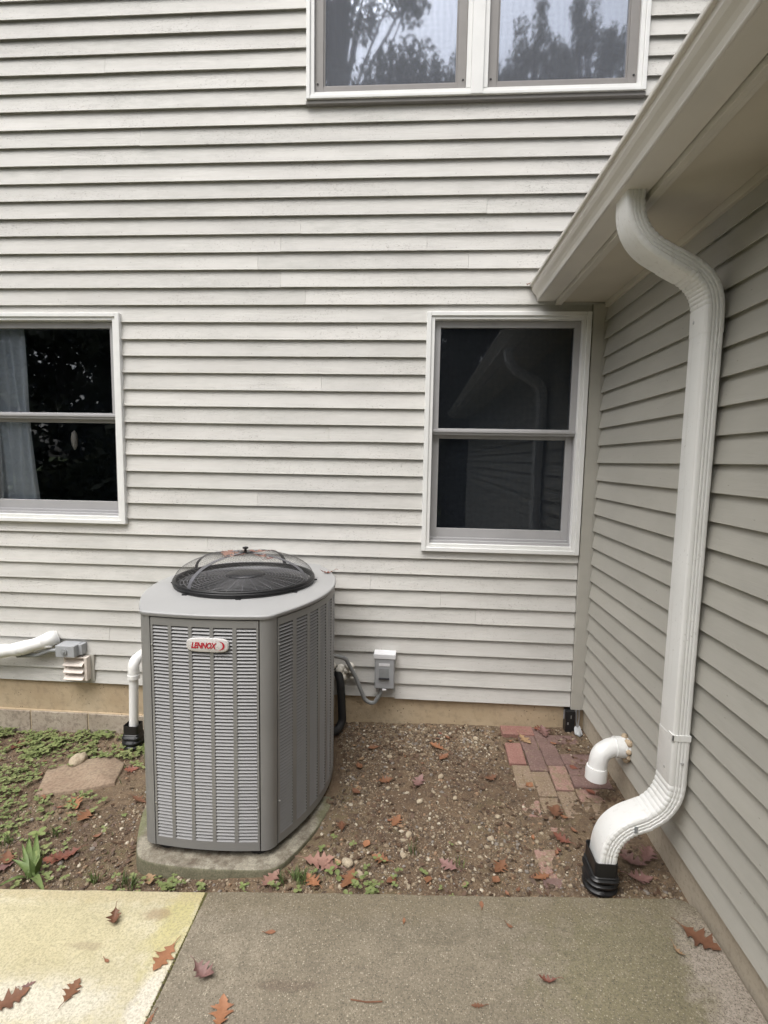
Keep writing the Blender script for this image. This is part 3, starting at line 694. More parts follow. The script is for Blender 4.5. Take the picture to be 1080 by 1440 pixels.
fan = obj('fan', MB().lathe([(.02, -.10), (.088, -.10), (.088, -.045), (.08, -.035), (.02, -.03)], (FX, FY, ZT), 28), 'dark_metal', ac, smooth=True, angle=40)
for k in range(4):
    bl = MB(); a0 = k*math.pi/2 + .5
    top, bot = [], []
    for i in range(9):
        t = i/8; r = .085 + t*.23
        for side_ in (0, 1):
            a_ = a0 + (-.36 - .1*t if side_ == 0 else .36 + .08*t); z = ZT - .075 + (-.028 if side_ == 0 else .028)
            bl.v.append((FX+r*math.cos(a_), FY+r*math.sin(a_), z))
    for i in range(8): bl.f.append((2*i, 2*i+1, 2*i+3, 2*i+2))
    b = obj('fan_blade', bl, 'dark_metal', fan, smooth=True); md = b.modifiers.new('s', 'SOLIDIFY'); md.thickness = .003
# wire guard: rim, concentric rings, spokes
def torus(mb, r, R2, z, n=72, m=6, zf=None):
    return mb.loft([[(FX+(r+R2*math.cos(2*math.pi*j/m))*math.cos(t), FY+(r+R2*math.cos(2*math.pi*j/m))*math.sin(t), z+R2*math.sin(2*math.pi*j/m)) for j in range(m)] for t in [2*math.pi*i/n for i in range(n+1)]], cap=False)
def gh(r): return ZT + .012 + .030*(1-(r/FR)**2)
gmb = MB()
r = .105
while r < FR-.004: torus(gmb, r, .0016, gh(r), 72, 5); r += .0165
for k in range(24):
    t = 2*math.pi*k/24; gmb.tube([(FX+q*math.cos(t), FY+q*math.sin(t), gh(q)-.002) for q in np.linspace(.09, FR, 7)], .0014, 5)
stuff(obj('wire_guard', gmb, 'wire_coat', ac, smooth=True))
obj('motor_cover', MB().lathe([(.10, -.004), (.098, .008), (.06, .013), (.005, .015)], (FX, FY, gh(.1)), 32), 'dark_metal', ac, smooth=True)
obj('guard_rim', torus(torus(torus(MB(), FR+.010, .007, ZT+.012, 96, 8), FR+.010, .006, ZT+.022, 96, 8), FR+.008, .006, ZT+.032, 96, 8), 'black_plastic', ac, smooth=True)
for k in range(8):
    t = 2*math.pi*(k+.3)/8; obj('clip', MB().box(-.012, .012, -.007, .007, 0, .008), 'black_plastic', ac, bevel=.001).matrix_parent_inverse = Matrix.Identity(4)
for k, o in enumerate([o for o in ac.children if o.name.startswith('clip')]):
    t = 2*math.pi*(k+.3)/8; o.location = (FX-AX+(FR+.020)*math.cos(t), FY-AY+(FR+.020)*math.sin(t), ZT+.205+.001)
# badge
bx, bz, byy = -.853, .742, AY-.553
bdm = MB(); n = 40; rings = []
for (sc, yo) in ((1, .004), (1, -.004), (.985, -.006), (.93, -.0072)):
    rings.append([(bx + .090*sc*math.copysign(abs(math.cos(t))**.55, math.cos(t)), byy+yo-.0005, bz + (.0300 - .083*(1-sc)*.5)*math.copysign(abs(math.sin(t))**.55, math.sin(t)) - .02*math.sin(0)) for t in [2*math.pi*i/n for i in range(n)]])
badge = obj('badge', MB().loft(rings), 'badge_white', ac, smooth=True, angle=50); badge['label'] = 'white oval badge with red lettering LENNOX'
fc = bpy.data.curves.new('lettering', 'FONT'); fc.body = 'LENNOX'; fc.size = .040; fc.shear = .28; fc.extrude = .0008; fc.offset = .0011; fc.align_x = 'CENTER'; fc.align_y = 'CENTER'; fc.space_character = .95
tmp = bpy.data.objects.new('tmp', fc); COL.objects.link(tmp); bpy.context.view_layer.update()
me = bpy.data.meshes.new_from_object(tmp.evaluated_get(bpy.context.evaluated_depsgraph_get())); bpy.data.objects.remove(tmp)
xsn = [v.co.x for v in me.vertices]; zsn = [v.co.y for v in me.vertices]; wsc = .108/(max(xsn)-min(xsn)); hsc = .0255/(max(zsn)-min(zsn)); mxx = (max(xsn)+min(xsn))/2; mzz = (max(zsn)+min(zsn))/2
for v in me.vertices: c = v.co.copy(); v.co = (bx-.014+(c.x-mxx)*wsc, byy-.0085-c.z, bz-.001+(c.y-mzz)*hsc)
lm = MB(); lm.v = [tuple(v.co) for v in me.vertices]; lm.f = [tuple(p.vertices) for p in me.polygons]; obj('lettering', lm, 'badge_red', badge)
sw = MB(); o1, o2 = [], []
for i in range(21):
    t = i/20; ang = math.radians(118 - 236*t); wid = .0005 + .0075*math.sin(math.pi*t)**.8
    px, pz = bx+.046 + .024*math.cos(ang)*1.0, bz + .0195*math.sin(ang); o1.append((px+wid*.55, pz)); o2.append((px-wid*.55, pz))
for i in range(20):
    q = [o1[i], o1[i+1], o2[i+1], o2[i]]; sw.add([(a, byy-.0092, b) for a, b in q], [(0, 1, 2, 3)])
obj('swoosh', sw, 'badge_red', badge)
# service labels on the lid
obj('lid_mark', MB().box(-.545, -.53, -.43, -.42, ZT-.001, ZT+.0035), 'grey_conduit', ac)

# debris net: domed mesh with four straps
net = thing('leaf_net', 'domed mesh leaf guard with black straps over the air conditioner fan', 'leaf guard', (FX, FY, ZT+.02))
NR, NH, NZ = .352, .150, ZT+.022
def dome(x, y):
    q = min(1, (x*x+y*y)/(NR*NR)); return NZ + NH*(1-q)**.5*(1 - .12*(1-q)) if q < 1 else NZ
def domeP(r, t): return (FX+r*math.cos(t), FY+r*math.sin(t), dome(r*math.cos(t), r*math.sin(t)))
nm = MB()
K = 24
for k in range(-K, K+1):
    c = NR*k/(K+1); h = math.sqrt(max(0, NR*NR-c*c)); m = max(6, int(40*h/NR))
    for d in (0, 1):
        pts = []
        for i in range(m+1):
            u = -h*math.cos(math.pi*i/m); x, y = (c, u) if d == 0 else (u, c)
            x, y = (x*.7071-y*.7071, x*.7071+y*.7071); pts.append((FX+x, FY+y, dome(x, y)))
        nm.tube(pts, .00045, 3, cap=False)
stuff(obj('netting', nm, 'mesh_wire', net))
ANG = (-118, -14, 158, 70)
for k in range(2):
    for sgn in (0, 1):
        t = math.radians(ANG[k*2+sgn]); mb = MB(); rings = []
        for i in range(15):
            r = NR*math.sin(math.pi/2*(1-i/14)) + .002; x, y, z = domeP(min(r, NR), t); px, py = -math.sin(t)*.012, math.cos(t)*.012
            nz = .0035; rings.append([(x-px, y-py, z+nz), (x+px, y+py, z+nz), (x+px, y+py, z+nz+.0018), (x-px, y-py, z+nz+.0018)])
        obj('strap', mb.loft(rings), 'strap_black', net, smooth=True, angle=40)
obj('rim_band', torus(torus(MB(), NR, .006, NZ, 96, 8), NR, .005, NZ+.010, 96, 8), 'black_plastic', net, smooth=True)
apex = dome(0, 0)
obj('top_knob', MB().lathe([(.030, .002), (.030, .006), (.008, .008), (.007, .022), (.015, .024), (.015, .031), (.004, .034)], (FX, FY, apex), 16), 'black_plastic', net, smooth=True, angle=40)

# pad under the unit
pad_out = []
for f in segs:
    for i in range(10):
        p = offp(f, i/10, .052); pad_out.append((p[0]+.012, p[1]-.006))
# soften corners
for _ in range(6): pad_out = [((pad_out[i-1][0]+2*pad_out[i][0]+pad_out[(i+1) % len(pad_out)][0])/4, (pad_out[i-1][1]+2*pad_out[i][1]+pad_out[(i+1) % len(pad_out)][1])/4) for i in range(len(pad_out))]
pcx, pcy = AX, AY
def pr(sc, z): return [(pcx+(x-pcx)*sc, pcy+(y-pcy)*sc, z + .003*noise.noise((x*7, y*7, z*9))) for x, y in pad_out]
PT = -.212
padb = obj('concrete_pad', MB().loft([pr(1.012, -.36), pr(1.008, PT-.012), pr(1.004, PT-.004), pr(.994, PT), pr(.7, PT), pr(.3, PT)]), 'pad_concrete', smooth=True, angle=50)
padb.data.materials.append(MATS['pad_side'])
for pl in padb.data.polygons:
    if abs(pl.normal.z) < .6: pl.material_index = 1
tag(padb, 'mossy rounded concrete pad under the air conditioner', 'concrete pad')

# ---------------------------------------------------------------- wall fittings
# disconnect box
dx = thing('disconnect_box', 'grey electrical disconnect box on the wall with conduit below', 'electrical box', (-.178, -.03, .09))
obj('box_body', MB().box(-.240, -.116, -.062, .010, .090, .300), 'grey_box', dx, bevel=.004)
obj('cap', MB().box(-.247, -.109, -.070, .010, .285, .318), 'grey_tag', dx, bevel=.004)
hd = obj('front_cover', MB().box(-.236, -.120, -.066, -.0622, .096, .283), 'grey_box', dx, bevel=.002)
obj('recess', MB().box(-.212, -.150, -.0685, -.0662, .165, .225), 'grey_conduit', dx, bevel=.002)
obj('handle_lip', MB().box(-.213, -.148, -.078, -.0662, .157, .165), 'dark_metal', dx, bevel=.002)
obj('label_plate', MB().box(-.214, -.146, -.0678, -.0662, .240, .258), 'grey_tag', dx, bevel=.001)
obj('latch', MB().box(-.190, -.166, -.072, -.05, .083, .092), 'grey_tag', dx, bevel=.001)
cpt = fillet([(-.198, -.034, .10), (-.20, -.034, .05), (-.245, -.036, -.025), (-.30, -.04, .0), (-.36, -.06, .16), (-.42, -.09, .29), (-.50, -.16, .335), (-.56, -.22, .34)], .06, 5)
cdt = tag(obj('conduit', MB().tube(cpt, .0125, 12), 'grey_conduit', smooth=True), 'grey flexible conduit looping from the disconnect box to the air conditioner', 'conduit')
# line set
lpt = fillet([(-.50, .03, .155), (-.462, -.06, .158), (-.450, -.075, .10), (-.437, -.085, -.12), (-.46, -.12, -.165), (-.56, -.22, -.15)], .05, 5)
ls = tag(obj('refrigerant_line', MB().tube(lpt, .0255, 14), 'black_rubber', smooth=True), 'black foam covered pipe entering the wall behind the air conditioner', 'pipe')
fm = MB()
for i in range(14):
    c = (-.47+rnd.uniform(-.05, .085), -.006+rnd.uniform(-.012, .01), .165+rnd.uniform(-.035, .045)); r = rnd.uniform(.012, .03)
    fm.lathe([(r*math.sin(t), r*math.cos(t)*.9) for t in (.2, .8, 1.4, 2.0, 2.7)], c, 9)
tag(obj('sealing_foam', fm, 'foam', smooth=True), 'white sealing foam round the pipe hole in the siding', 'foam')
# junction box and wrapped pipe
jb = thing('junction_box', 'small grey junction box above the louvered wall vent', 'junction box', (-2.236, -.03, .2))
obj('box_body', MB().box(-2.312, -2.185, -.085, .012, .212, .288), 'grey_box', jb, bevel=.003)
obj('cover_boss', MB().tube([(-2.252, -.084, .25), (-2.252, -.092, .25)], .021, 16).tube([(-2.252, -.091, .25), (-2.252, -.098, .25)], .008, 10), 'grey_conduit', jb)
obj('side_flange', MB().box(-2.185, -2.160, -.045, .012, .217, .286), 'grey_box', jb, bevel=.002)
obj('conduit_stub', MB().tube(fillet([(-2.31, -.045, .245), (-2.38, -.045, .238), (-2.46, -.05, .205), (-2.60, -.05, .195)], .08), .013, 10), 'grey_conduit', jb, smooth=True)
wp = thing('wrapped_pipe', 'white tape wrapped pipe running along the wall into the siding', 'pipe', (-2.8, -.06, .2))
path = fillet([(-4.05, -.07, .20), (-2.74, -.075, .222), (-2.56, -.07, .252), (-2.41, -.04, .296), (-2.36, .012, .312)], .12, 6)
dense = []
for a, b in zip(path, path[1:]):
    m = max(1, int((b-a).length/.02)); dense += [a.lerp(b, i/m) for i in range(m)]
dense.append(path[-1])
obj('wrapping', MB().tube(dense, [.043 + .0022*math.sin(i*1.05) + .002*noise.noise((i*.4, 0, 0)) for i in range(len(dense))], 16), 'pipe_wrap', wp, smooth=True)
obj('tape_end', MB().tube([(-2.43, -.05, .29), (-2.39, -.02, .306), (-2.365, .006, .314)], [.046, .050, .044], 14).tube([(-2.395, -.06, .275), (-2.362, -.045, .262)], [.015, .008], 8), 'pipe_wrap', wp, smooth=True)
# vent
vt = thing('wall_vent', 'weathered louvered wall vent low on the siding beside the white drain pipe', 'vent', (-2.2, -.02, .04))
obj('backplate', MB().box(-2.312, -2.108, -.004, .015, .020, .206), 'trim_paint', vt, bevel=.002)
obj('hood_frame', frame_bars(-2.290, -2.130, .040, .200, .014, .022, .012, .010, -.045, -.002), 'vent_paint', vt, bevel=.004)
obj('throat', MB().box(-2.28, -2.15, -.014, -.006, .05, .195), 'black_rubber', vt)
for i in range(3):
    z = .186 - i*.047
    f = MB().add([(-2.282, -.014, z), (-2.150, -.014, z), (-2.150, -.066, z-.036), (-2.282, -.066, z-.036), (-2.282, -.016, z-.005), (-2.150, -.016, z-.005), (-2.150, -.066, z-.041), (-2.282, -.066, z-.041)], [(0,1,2,3),(7,6,5,4),(0,4,5,1),(1,5,6,2),(2,6,7,3),(3,7,4,0)])
    obj('flap', f, 'vent_paint', vt, bevel=.001)
# white drain pipe with adapter
px, py = -1.752, -.150
gzp = gz(px, py)
dp = thing('drain_pipe', 'white plastic drain pipe coming out of the wall behind the air conditioner', 'pipe', (px, py, gzp))
obj('pipe', MB().tube([(px-.012, py, gzp+.08), (px, py, .16)], .0275, 18), 'pvc_white', dp, smooth=True, angle=40)
obj('elbow', MB().tube(fillet([(px, py, .135), (px, py, .235), (px+.01, -.05, .245), (px+.012, .02, .245)], .05, 8), .0335, 18), 'pvc_white', dp, smooth=True, angle=40)
obj('hub_ring', MB().tube([(px, py, .125), (px, py, .150)], .0365, 18), 'pvc_white', dp, smooth=True, angle=40)
fa = flex('drain_adapter', (px-.015, py), .047, .040, gzp+.155, gzp-.02, .060, 'black corrugated drain adapter round the white drain pipe beside the weeds')
# PVC elbow on the wing wall
ev = thing('vent_elbow', 'white plastic pipe elbow turned down out of the wing wall', 'pipe elbow', (1.0, -.675, .13))
ep = fillet([(1.09, -.672, .130), (.99, -.675, .135), (.925, -.690, .105), (.912, -.697, .0)], .10, 10)
obj('bend', MB().tube(ep, .044, 24), 'pvc_white', ev, smooth=True, angle=40)
obj('socket', MB().tube([(.913, -.6965, .040), (.912, -.697, .022), (.9105, -.6985, -.022)], [.0475, .051, .051], 24), 'pvc_white', ev, smooth=True, angle=40)
obj('socket', MB().tube([(1.045, -.6725, .1315), (.998, -.6748, .134)], [.050, .050], 24), 'pvc_white', ev, smooth=True, angle=40)
cm = MB()
for i in range(14):
    t = rnd.uniform(0, 6.28); c = (XR-.004+rnd.uniform(-.006, .006), -.672+.050*math.cos(t), .128+.050*math.sin(t)); r = rnd.uniform(.012, .019)
    cm.lathe([(r*math.sin(q), r*math.cos(q)) for q in (.2, .8, 1.4, 2.0, 2.7)], c, 8)
obj('sealant', cm, 'putty', ev, smooth=True)
# black cover and metal strap at the foot of the corner trim
bb = thing('corner_bracket', 'black plastic cover and bent metal strap at the foot of the corner trim', 'bracket', (1.0, -.01, -.15))
obj('cover', MB().box(.955, 1.012, -.030, .04, gz(1, 0)-.01, -.013), 'black_plastic', bb, bevel=.003)
obj('scuff', MB().box(.966, .974, -.0315, -.0295, -.10, -.085).box(.985, .99, -.0315, -.0295, -.06, -.04), 'galvanised', bb)
obj('metal_strap', MB().tube([(1.022, -.012, -.012), (1.024, -.016, -.08), (1.030, -.028, -.125)], .006, 6).tube([(1.040, -.012, -.012), (1.041, -.015, -.07), (1.032, -.028, -.125)], .004, 6).tube([(.950, -.01, -.015), (.950, -.012, -.07)], .005, 6), 'galvanised', bb)
obj('strap_foot', MB().add([(1.010, -.02, -.115), (1.046, -.02, -.11), (1.052, -.065, gz(1.05, -.06)+.008), (1.028, -.085, gz(1.03, -.08)+.004), (1.006, -.06, gz(1, -.06)+.006)], [(0, 1, 2, 3, 4)]), 'galvanised', bb).modifiers.new('s', 'SOLIDIFY').thickness = .003

# ---------------------------------------------------------------- bricks let into the soil
def brickpath():
    root = thing('brick_path', 'sunken path of old paving bricks leading to the corner', 'brick path', (.75, -.5, gz(.75, -.5)))
    BW, BL = .095, .195
    base = MB().box(-BW/2, BW/2, -BL/2, BL/2, -.05, 0)
    meshes = {}
    for mt in ('brick_red', 'brick_brown', 'brick_sandy', 'brick_pink'):
        o = obj('brick', base, mt); meshes[mt] = o.data; bpy.data.objects.remove(o)
    spec = [(.655, -.055, 90, 'brick_red', .016), (.600, -.295, -1, 'brick_red', .012), (.702, -.150, 0, 'brick_brown', .004), (.800, -.10, 1, 'brick_brown', .002), (.605, -.500, -2, 'brick_sandy', .008), (.704, -.352, 0, 'brick_brown', .008),
            (.803, -.300, 1, 'brick_brown', .006), (.803, -.500, 0, 'brick_pink', .006), (.700, -.553, 0, 'brick_sandy', .005), (.600, -.700, -2, 'brick_pink', .003), (.700, -.755, 1, 'brick_sandy', .002), (.800, -.703, 1, 'brick_sandy', .003),
            (.950, -.33, 90, 'brick_brown', .004), (.955, -.43, 91, 'brick_brown', .003), (.952, -.53, 89, 'brick_brown', .004), (.950, -.63, 90, 'brick_pink', .001), (.905, -.12, 90, 'brick_brown', -.001),
            (.598, -.905, 0, 'brick_sandy', -.001), (.700, -.96, -1, 'brick_pink', .001), (.600, -1.10, 1, 'brick_pink', .002), (.798, -.905, 0, 'brick_sandy', -.002), (.598, -1.25, 1, 'brick_brown', .001), (.95, -.94, 90, 'brick_brown', .003), (.955, -1.04, 91, 'brick_brown', .005), (.95, -1.14, 90, 'brick_brown', .002), (.95, -1.24, 90, 'brick_brown', .001), (.95, -.73, 90, 'brick_sandy', -.002)]
    for (x, y, r, mt, h) in spec:
        o = bpy.data.objects.new('brick', meshes[mt]); COL.objects.link(o); o.parent = root
        o.location = (x-root.location.x, y-root.location.y, gz0(x, y)+(h+.006 if y > -.42 else (h+.003 if y > -.58 else h-.0035))-root.location.z)
        o.rotation_euler = (math.radians(2+rnd.uniform(-1.2, 1.2)) if r < 45 else rnd.uniform(-.02, .02), -math.radians(1.5) + rnd.uniform(-.02, .02), math.radians(r+rnd.uniform(-1.5, 1.5)))
        b = o.modifiers.new('bevel', 'BEVEL'); b.width = .005; b.segments = 2
    return spec
BR = brickpath()

# ---------------------------------------------------------------- gravel (uncountable), bigger stones, flagstone
rs = np.random.RandomState(3)
t_ = (1+5**.5)/2
ICO = np.array([(-1,t_,0),(1,t_,0),(-1,-t_,0),(1,-t_,0),(0,-1,t_),(0,1,t_),(0,-1,-t_),(0,1,-t_),(t_,0,-1),(t_,0,1),(-t_,0,-1),(-t_,0,1)])/math.hypot(1, t_)
ICF = np.array([(0,11,5),(0,5,1),(0,1,7),(0,7,10),(0,10,11),(1,5,9),(5,11,4),(11,10,2),(10,7,6),(7,1,8),(3,9,4),(3,4,2),(3,2,6),(3,6,8),(3,8,9),(4,9,5),(2,4,11),(6,2,10),(8,6,7),(9,8,1)])
def on_pad(x, y, m=.0):
    dx_, dy_ = x-AX, y-AY; return abs(dx_) < .50+m - .50*dy_*dy_ and abs(dy_) < .615+m
def pebbles(name, N, lo, hi, dens, flat=.65):
    V, F, A = [], [], []; n = 0; tries = 0
    while n < N and tries < N*12:
        tries += 1
        x, y = rs.uniform(-3.0, 1.07), rs.uniform(-1.29, .015)
        if on_pad(x, y) or rs.rand() > dens(x, y): continue
        r = lo*(hi/lo)**(rs.rand()**2.0)
        th = rs.uniform(0, 6.28); sx, sy, sz = r*rs.uniform(.8, 1.35), r*rs.uniform(.6, 1.), r*rs.uniform(.45, flat+.2)
        p = ICO*(1+rs.uniform(-.22, .22, (12, 1)))*(sx, sy, sz); c, s_ = math.cos(th), math.sin(th)
        q = np.c_[p[:, 0]*c-p[:, 1]*s_+x, p[:, 0]*s_+p[:, 1]*c+y, p[:, 2]+gz(x, y)+sz*rs.uniform(-.25, .55)]
        V.append(q); F.append(ICF+12*n); A.append(np.full(20, rs.rand())); n += 1
    V = np.concatenate(V); F = np.concatenate(F); A = np.concatenate(A)
    me = bpy.data.meshes.new(name); me.vertices.add(len(V)); me.vertices.foreach_set('co', V.ravel()); me.loops.add(F.size); me.loops.foreach_set('vertex_index', F.ravel())
    me.polygons.add(len(F)); me.polygons.foreach_set('loop_start', np.arange(0, F.size, 3)); me.update(calc_edges=True); me.validate()
    at = me.attributes.new('rnd', 'FLOAT', 'FACE'); at.data.foreach_set('value', A.astype(np.float32)); me.materials.append(MATS['pebble']); me.shade_smooth()
    o = bpy.data.objects.new(name, me); COL.objects.link(o); return stuff(o)
def gd(x, y):
    d = .16 + .5*max(0, min(1, .45+1.9*noise.noise((x*2.6, y*2.6, 11))))
    if x < -1.45: d *= .5
    if .54 < x < 1.02: d *= .5
    if x > .95: d *= .6
    if y > -.32 and -.45 < x < .5: d = max(d, .95)
    if y > -.75 and -.42 < x < -.1: d = max(d, .6)
    if y < -1.1: d = max(d, .55)
    return d
def grit(x, y): return min(1, gd(x, y)*1.2)
tag(pebbles('gravel', 11500, .0030, .0125, gd), 'tan pebbles scattered over the soil bed', 'gravel')
tag(pebbles('fine_grit', 30000, .0015, .0042, grit), 'fine grit and crumbs covering the soil bed', 'grit')
lm_ = MB()
for i in range(2600):
    x, y = rnd.uniform(-2.8, 1.03), rnd.uniform(-1.28, .0)
    if on_pad(x, y, -.02) and rnd.random() < .9: continue
    if noise.noise((x*2.2, y*2.2, 31)) < -.12 and rnd.random() < .7: continue
    z = gz(x, y)+.004; a = rnd.uniform(0, 6.28); r = rnd.uniform(.003, .012); t1, t2 = rnd.uniform(-.5, .5), rnd.uniform(-.5, .5)
    lm_.add([(x+r*k1*math.cos(a+k2), y+r*k1*math.sin(a+k2), z+r*k1*(t1*math.cos(k2)+t2*math.sin(k2))+.002) for k1, k2 in ((1.6, 0), (.8, 1.2), (.9, 2.2), (1.3, 3.3), (.7, 4.4), (.9, 5.4))], [(0, 1, 2, 3, 4, 5)])
stuff(tag(obj('leaf_litter', lm_, 'litter'), 'dark crumbled leaf litter strewn over the soil', 'leaf litter'))
def rock(name, x, y, r, mat, label, cat, sz=.6, group=None, seed=0, sub=2, lift=.3):
    import bmesh
    bm = bmesh.new(); bmesh.ops.create_icosphere(bm, subdivisions=sub, radius=1); rr = random.Random(seed)
    for v in bm.verts:
        d = 1 + .22*noise.noise((v.co.x*1.6+seed, v.co.y*1.6, v.co.z*1.6)) + .08*noise.noise((v.co.x*5+seed, v.co.y*5, v.co.z*5)); v.co = v.co*d*r; v.co.z *= sz; v.co.y *= .75
    me = bpy.data.meshes.new(name); bm.to_mesh(me); bm.free(); me.materials.append(MATS[mat]); me.shade_smooth()
    o = bpy.data.objects.new(name, me); COL.objects.link(o); o.location = (x, y, gz(x, y)+r*sz*lift); o.rotation_euler = (0, 0, rr.uniform(0, 6)); return tag(o, label, cat, group)
fl = [(-2.03, -.66), (-2.13, -.44), (-2.03, -.345), (-1.83, -.275), (-1.705, -.36), (-1.65, -.55), (-1.78, -.60)]
def fring(sc, dz): 
    cx, cy = -1.87, -.47; out = []
    for i in range(len(fl)):
        a, b = fl[i], fl[(i+1) % len(fl)]
        for k in range(6):
            t = k/6; x = a[0]+(b[0]-a[0])*t; y = a[1]+(b[1]-a[1])*t; j = .009*noise.noise((x*14, y*14, 2)); out.append((cx+(x-cx)*(sc+j), cy+(y-cy)*(sc+j), gz0(x, y)+dz+.004*noise.noise((x*6, y*6, 4))))
    return out
tag(obj('flagstone', MB().loft([fring(1.02, -.04), fring(1.01, .012), fring(.98, .018), fring(.5, .019), fring(.1, .019)]), 'flagstone', smooth=True, angle=50), 'flat brown flagstone lying among the weeds', 'flagstone')
rock('rock', -2.005, -.345, .058, 'pale_rock', 'rough pale chunk of rock on the edge of the flagstone', 'rock', .6, seed=4, sub=3, lift=.8)
for i, (x, y, r) in enumerate([(.392,-.141,.026),(.164,-.523,.024),(-.261,-1.111,.036),(-.205,-1.164,.027),(-.001,-.935,.025),(-.023,-1.059,.021),(.228,-.69,.019),(-.272,-1.221,.020),(.049,-.721,.022),(.423,-.809,.018),(-.123,-.337,.021),(.371,-.947,.021),(-.979,-1.187,.022)]):
    big = i == 2
    rock('stone', x, y, r*.8, 'pale_rock', 'largest yellowish stone beside the fallen pink oak leaves' if big else 'small pale stone half sunk in the gravelly soil', 'stone', .62, None if big else 'small pale stones in the soil', seed=20+i, lift=.45)

# ---------------------------------------------------------------- fallen leaves
def leaf_mesh(seed, L, lobes=5, width=.42, curl=.25, fold=.25):
    rr = random.Random(seed); mb = MB()
    if lobes:
        side = [(0, .03), (.06, .08), (.12, .20), (.17, .46), (.20, .52), (.22, .40), (.26, .27), (.31, .30), (.36, .62), (.39, .86), (.42, .74), (.45, .80), (.47, .58), (.51, .33), (.56, .34), (.60, .66), (.63, .78), (.66, .58), (.69, .56), (.72, .36), (.77, .27), (.83, .36), (.86, .28), (.92, .16), (1, .01)]
    else: side = [(i/12, max(.01, .9*math.sin(math.pi*(i/12))**.75)) for i in range(13)]
    n = len(side)-1
    bend = rr.uniform(-.5, .5)*curl*L; tw = rr.uniform(-1, 1)*fold
    jl = [rr.uniform(.82, 1.12) for _ in side]; jr = [rr.uniform(.82, 1.12) for _ in side]
    for i, (t, w0) in enumerate(side):
        yo = bend*(t-.5)**2
        for j in (-1, -.5, 0, .5, 1):
            w = width*L*w0*(jl[i] if j < 0 else jr[i])*j; tt = t + .16*abs(j)*w0*(1-t)
            mb.v.append(((tt-.5)*L, w+yo, 1.2*curl*L*(tt-.5)**2 + abs(w)*fold*.8 + tw*w*.5*(t-.3) + .03*L*rr.uniform(-.3, .3)*abs(j)))
    for i in range(n):
        for j in range(4): o = i*5+j; mb.f.append((o, o+5, o+6, o+1))
    s = len(mb.v); c = mb.v[2]
    mb.tube([c, (c[0]-L*.12, c[1]+.01*L, c[2]+.004), (c[0]-L*.26, c[1]+.03*L, c[2]+.002)], [.0014, .0012, .0014], 4)
    return mb
CN = dict(orange='orange-brown', brown='dark brown', purple='purplish brown', pink='dusty pink', tan='pale tan', red='rust red')
def put_leaf(x, y, z, L, colr, seed, label, group=None, tilt=(0, 0), **k):
    mb = leaf_mesh(seed, L, **k); o = obj('fallen_leaf', mb, 'leaf_'+colr, smooth=True)
    zmin = min(v[2] for v in mb.v); rr = random.Random(seed+5); o.location = (x, y, z - zmin + .0015); o.rotation_euler = (tilt[0], tilt[1], rr.uniform(0, 6.28))
    return tag(o, label, 'leaf', group)
SL = [(1.008,-1.469,.140,"brown"),(-.835,-1.586,.118,"orange"),(-1.084,-1.708,.088,"orange"),(-1.265,-1.743,.120,"brown"),(-.564,-1.756,.110,"orange"),(-.674,-1.643,.100,"purple"),(-1.100,-1.446,.085,"brown"),(.454,-1.629,.070,"red"),(-.492,-1.482,.044,"brown"),(.279,-1.348,.038,"brown"),(.367,-1.434,.030,"brown"),(.909,-1.518,.055,"tan"),(-.011,-1.424,.027,"orange"),(-.781,-1.786,.052,"brown"),(-1.031,-1.604,.028,"brown"),(.224,-1.710,.049,"brown"),(-1.245,-1.693,.050,"purple")]
SLL = ['large brown lobed oak leaf on the slab against the wing wall', 'orange-brown oak leaf lying on the seam between the two slabs', 'orange-brown leaf lying out on the pale slab', 'large dark brown leaf beside a purplish one on the pale slab', 'orange-brown oak leaf on the darker slab near the seam', 'curled purplish leaf on the darker slab near the seam', 'thin dark leaf on the pale slab near the soil bed', 'narrow rust red leaf on the darker slab below the downspout',
       None, None, None, 'pale tan curled leaf next to the large oak leaf by the wing wall', None, 'small brown leaf on the pale slab at the seam', 'tiny brown leaf bit on the pale slab', None, 'small purplish leaf next to the large brown leaf on the pale slab']
for i, (x, y, L, c) in enumerate(SL):
    lab = SLL[i]; big = L > .08; curl = .9 if i in (5, 6, 7, 11) else rnd.uniform(.1, .45)
    put_leaf(x, y, slab_z(x)+.001, L*.9, c, 100+i, lab or 'tiny brown leaf fragment on the aged darker slab', None if lab else 'leaf fragments on the darker slab', lobes=4 if big else (0 if L < .045 else 3), width=.46 if big else .26, curl=curl, fold=.9 if curl > .5 else rnd.uniform(.05, .35))
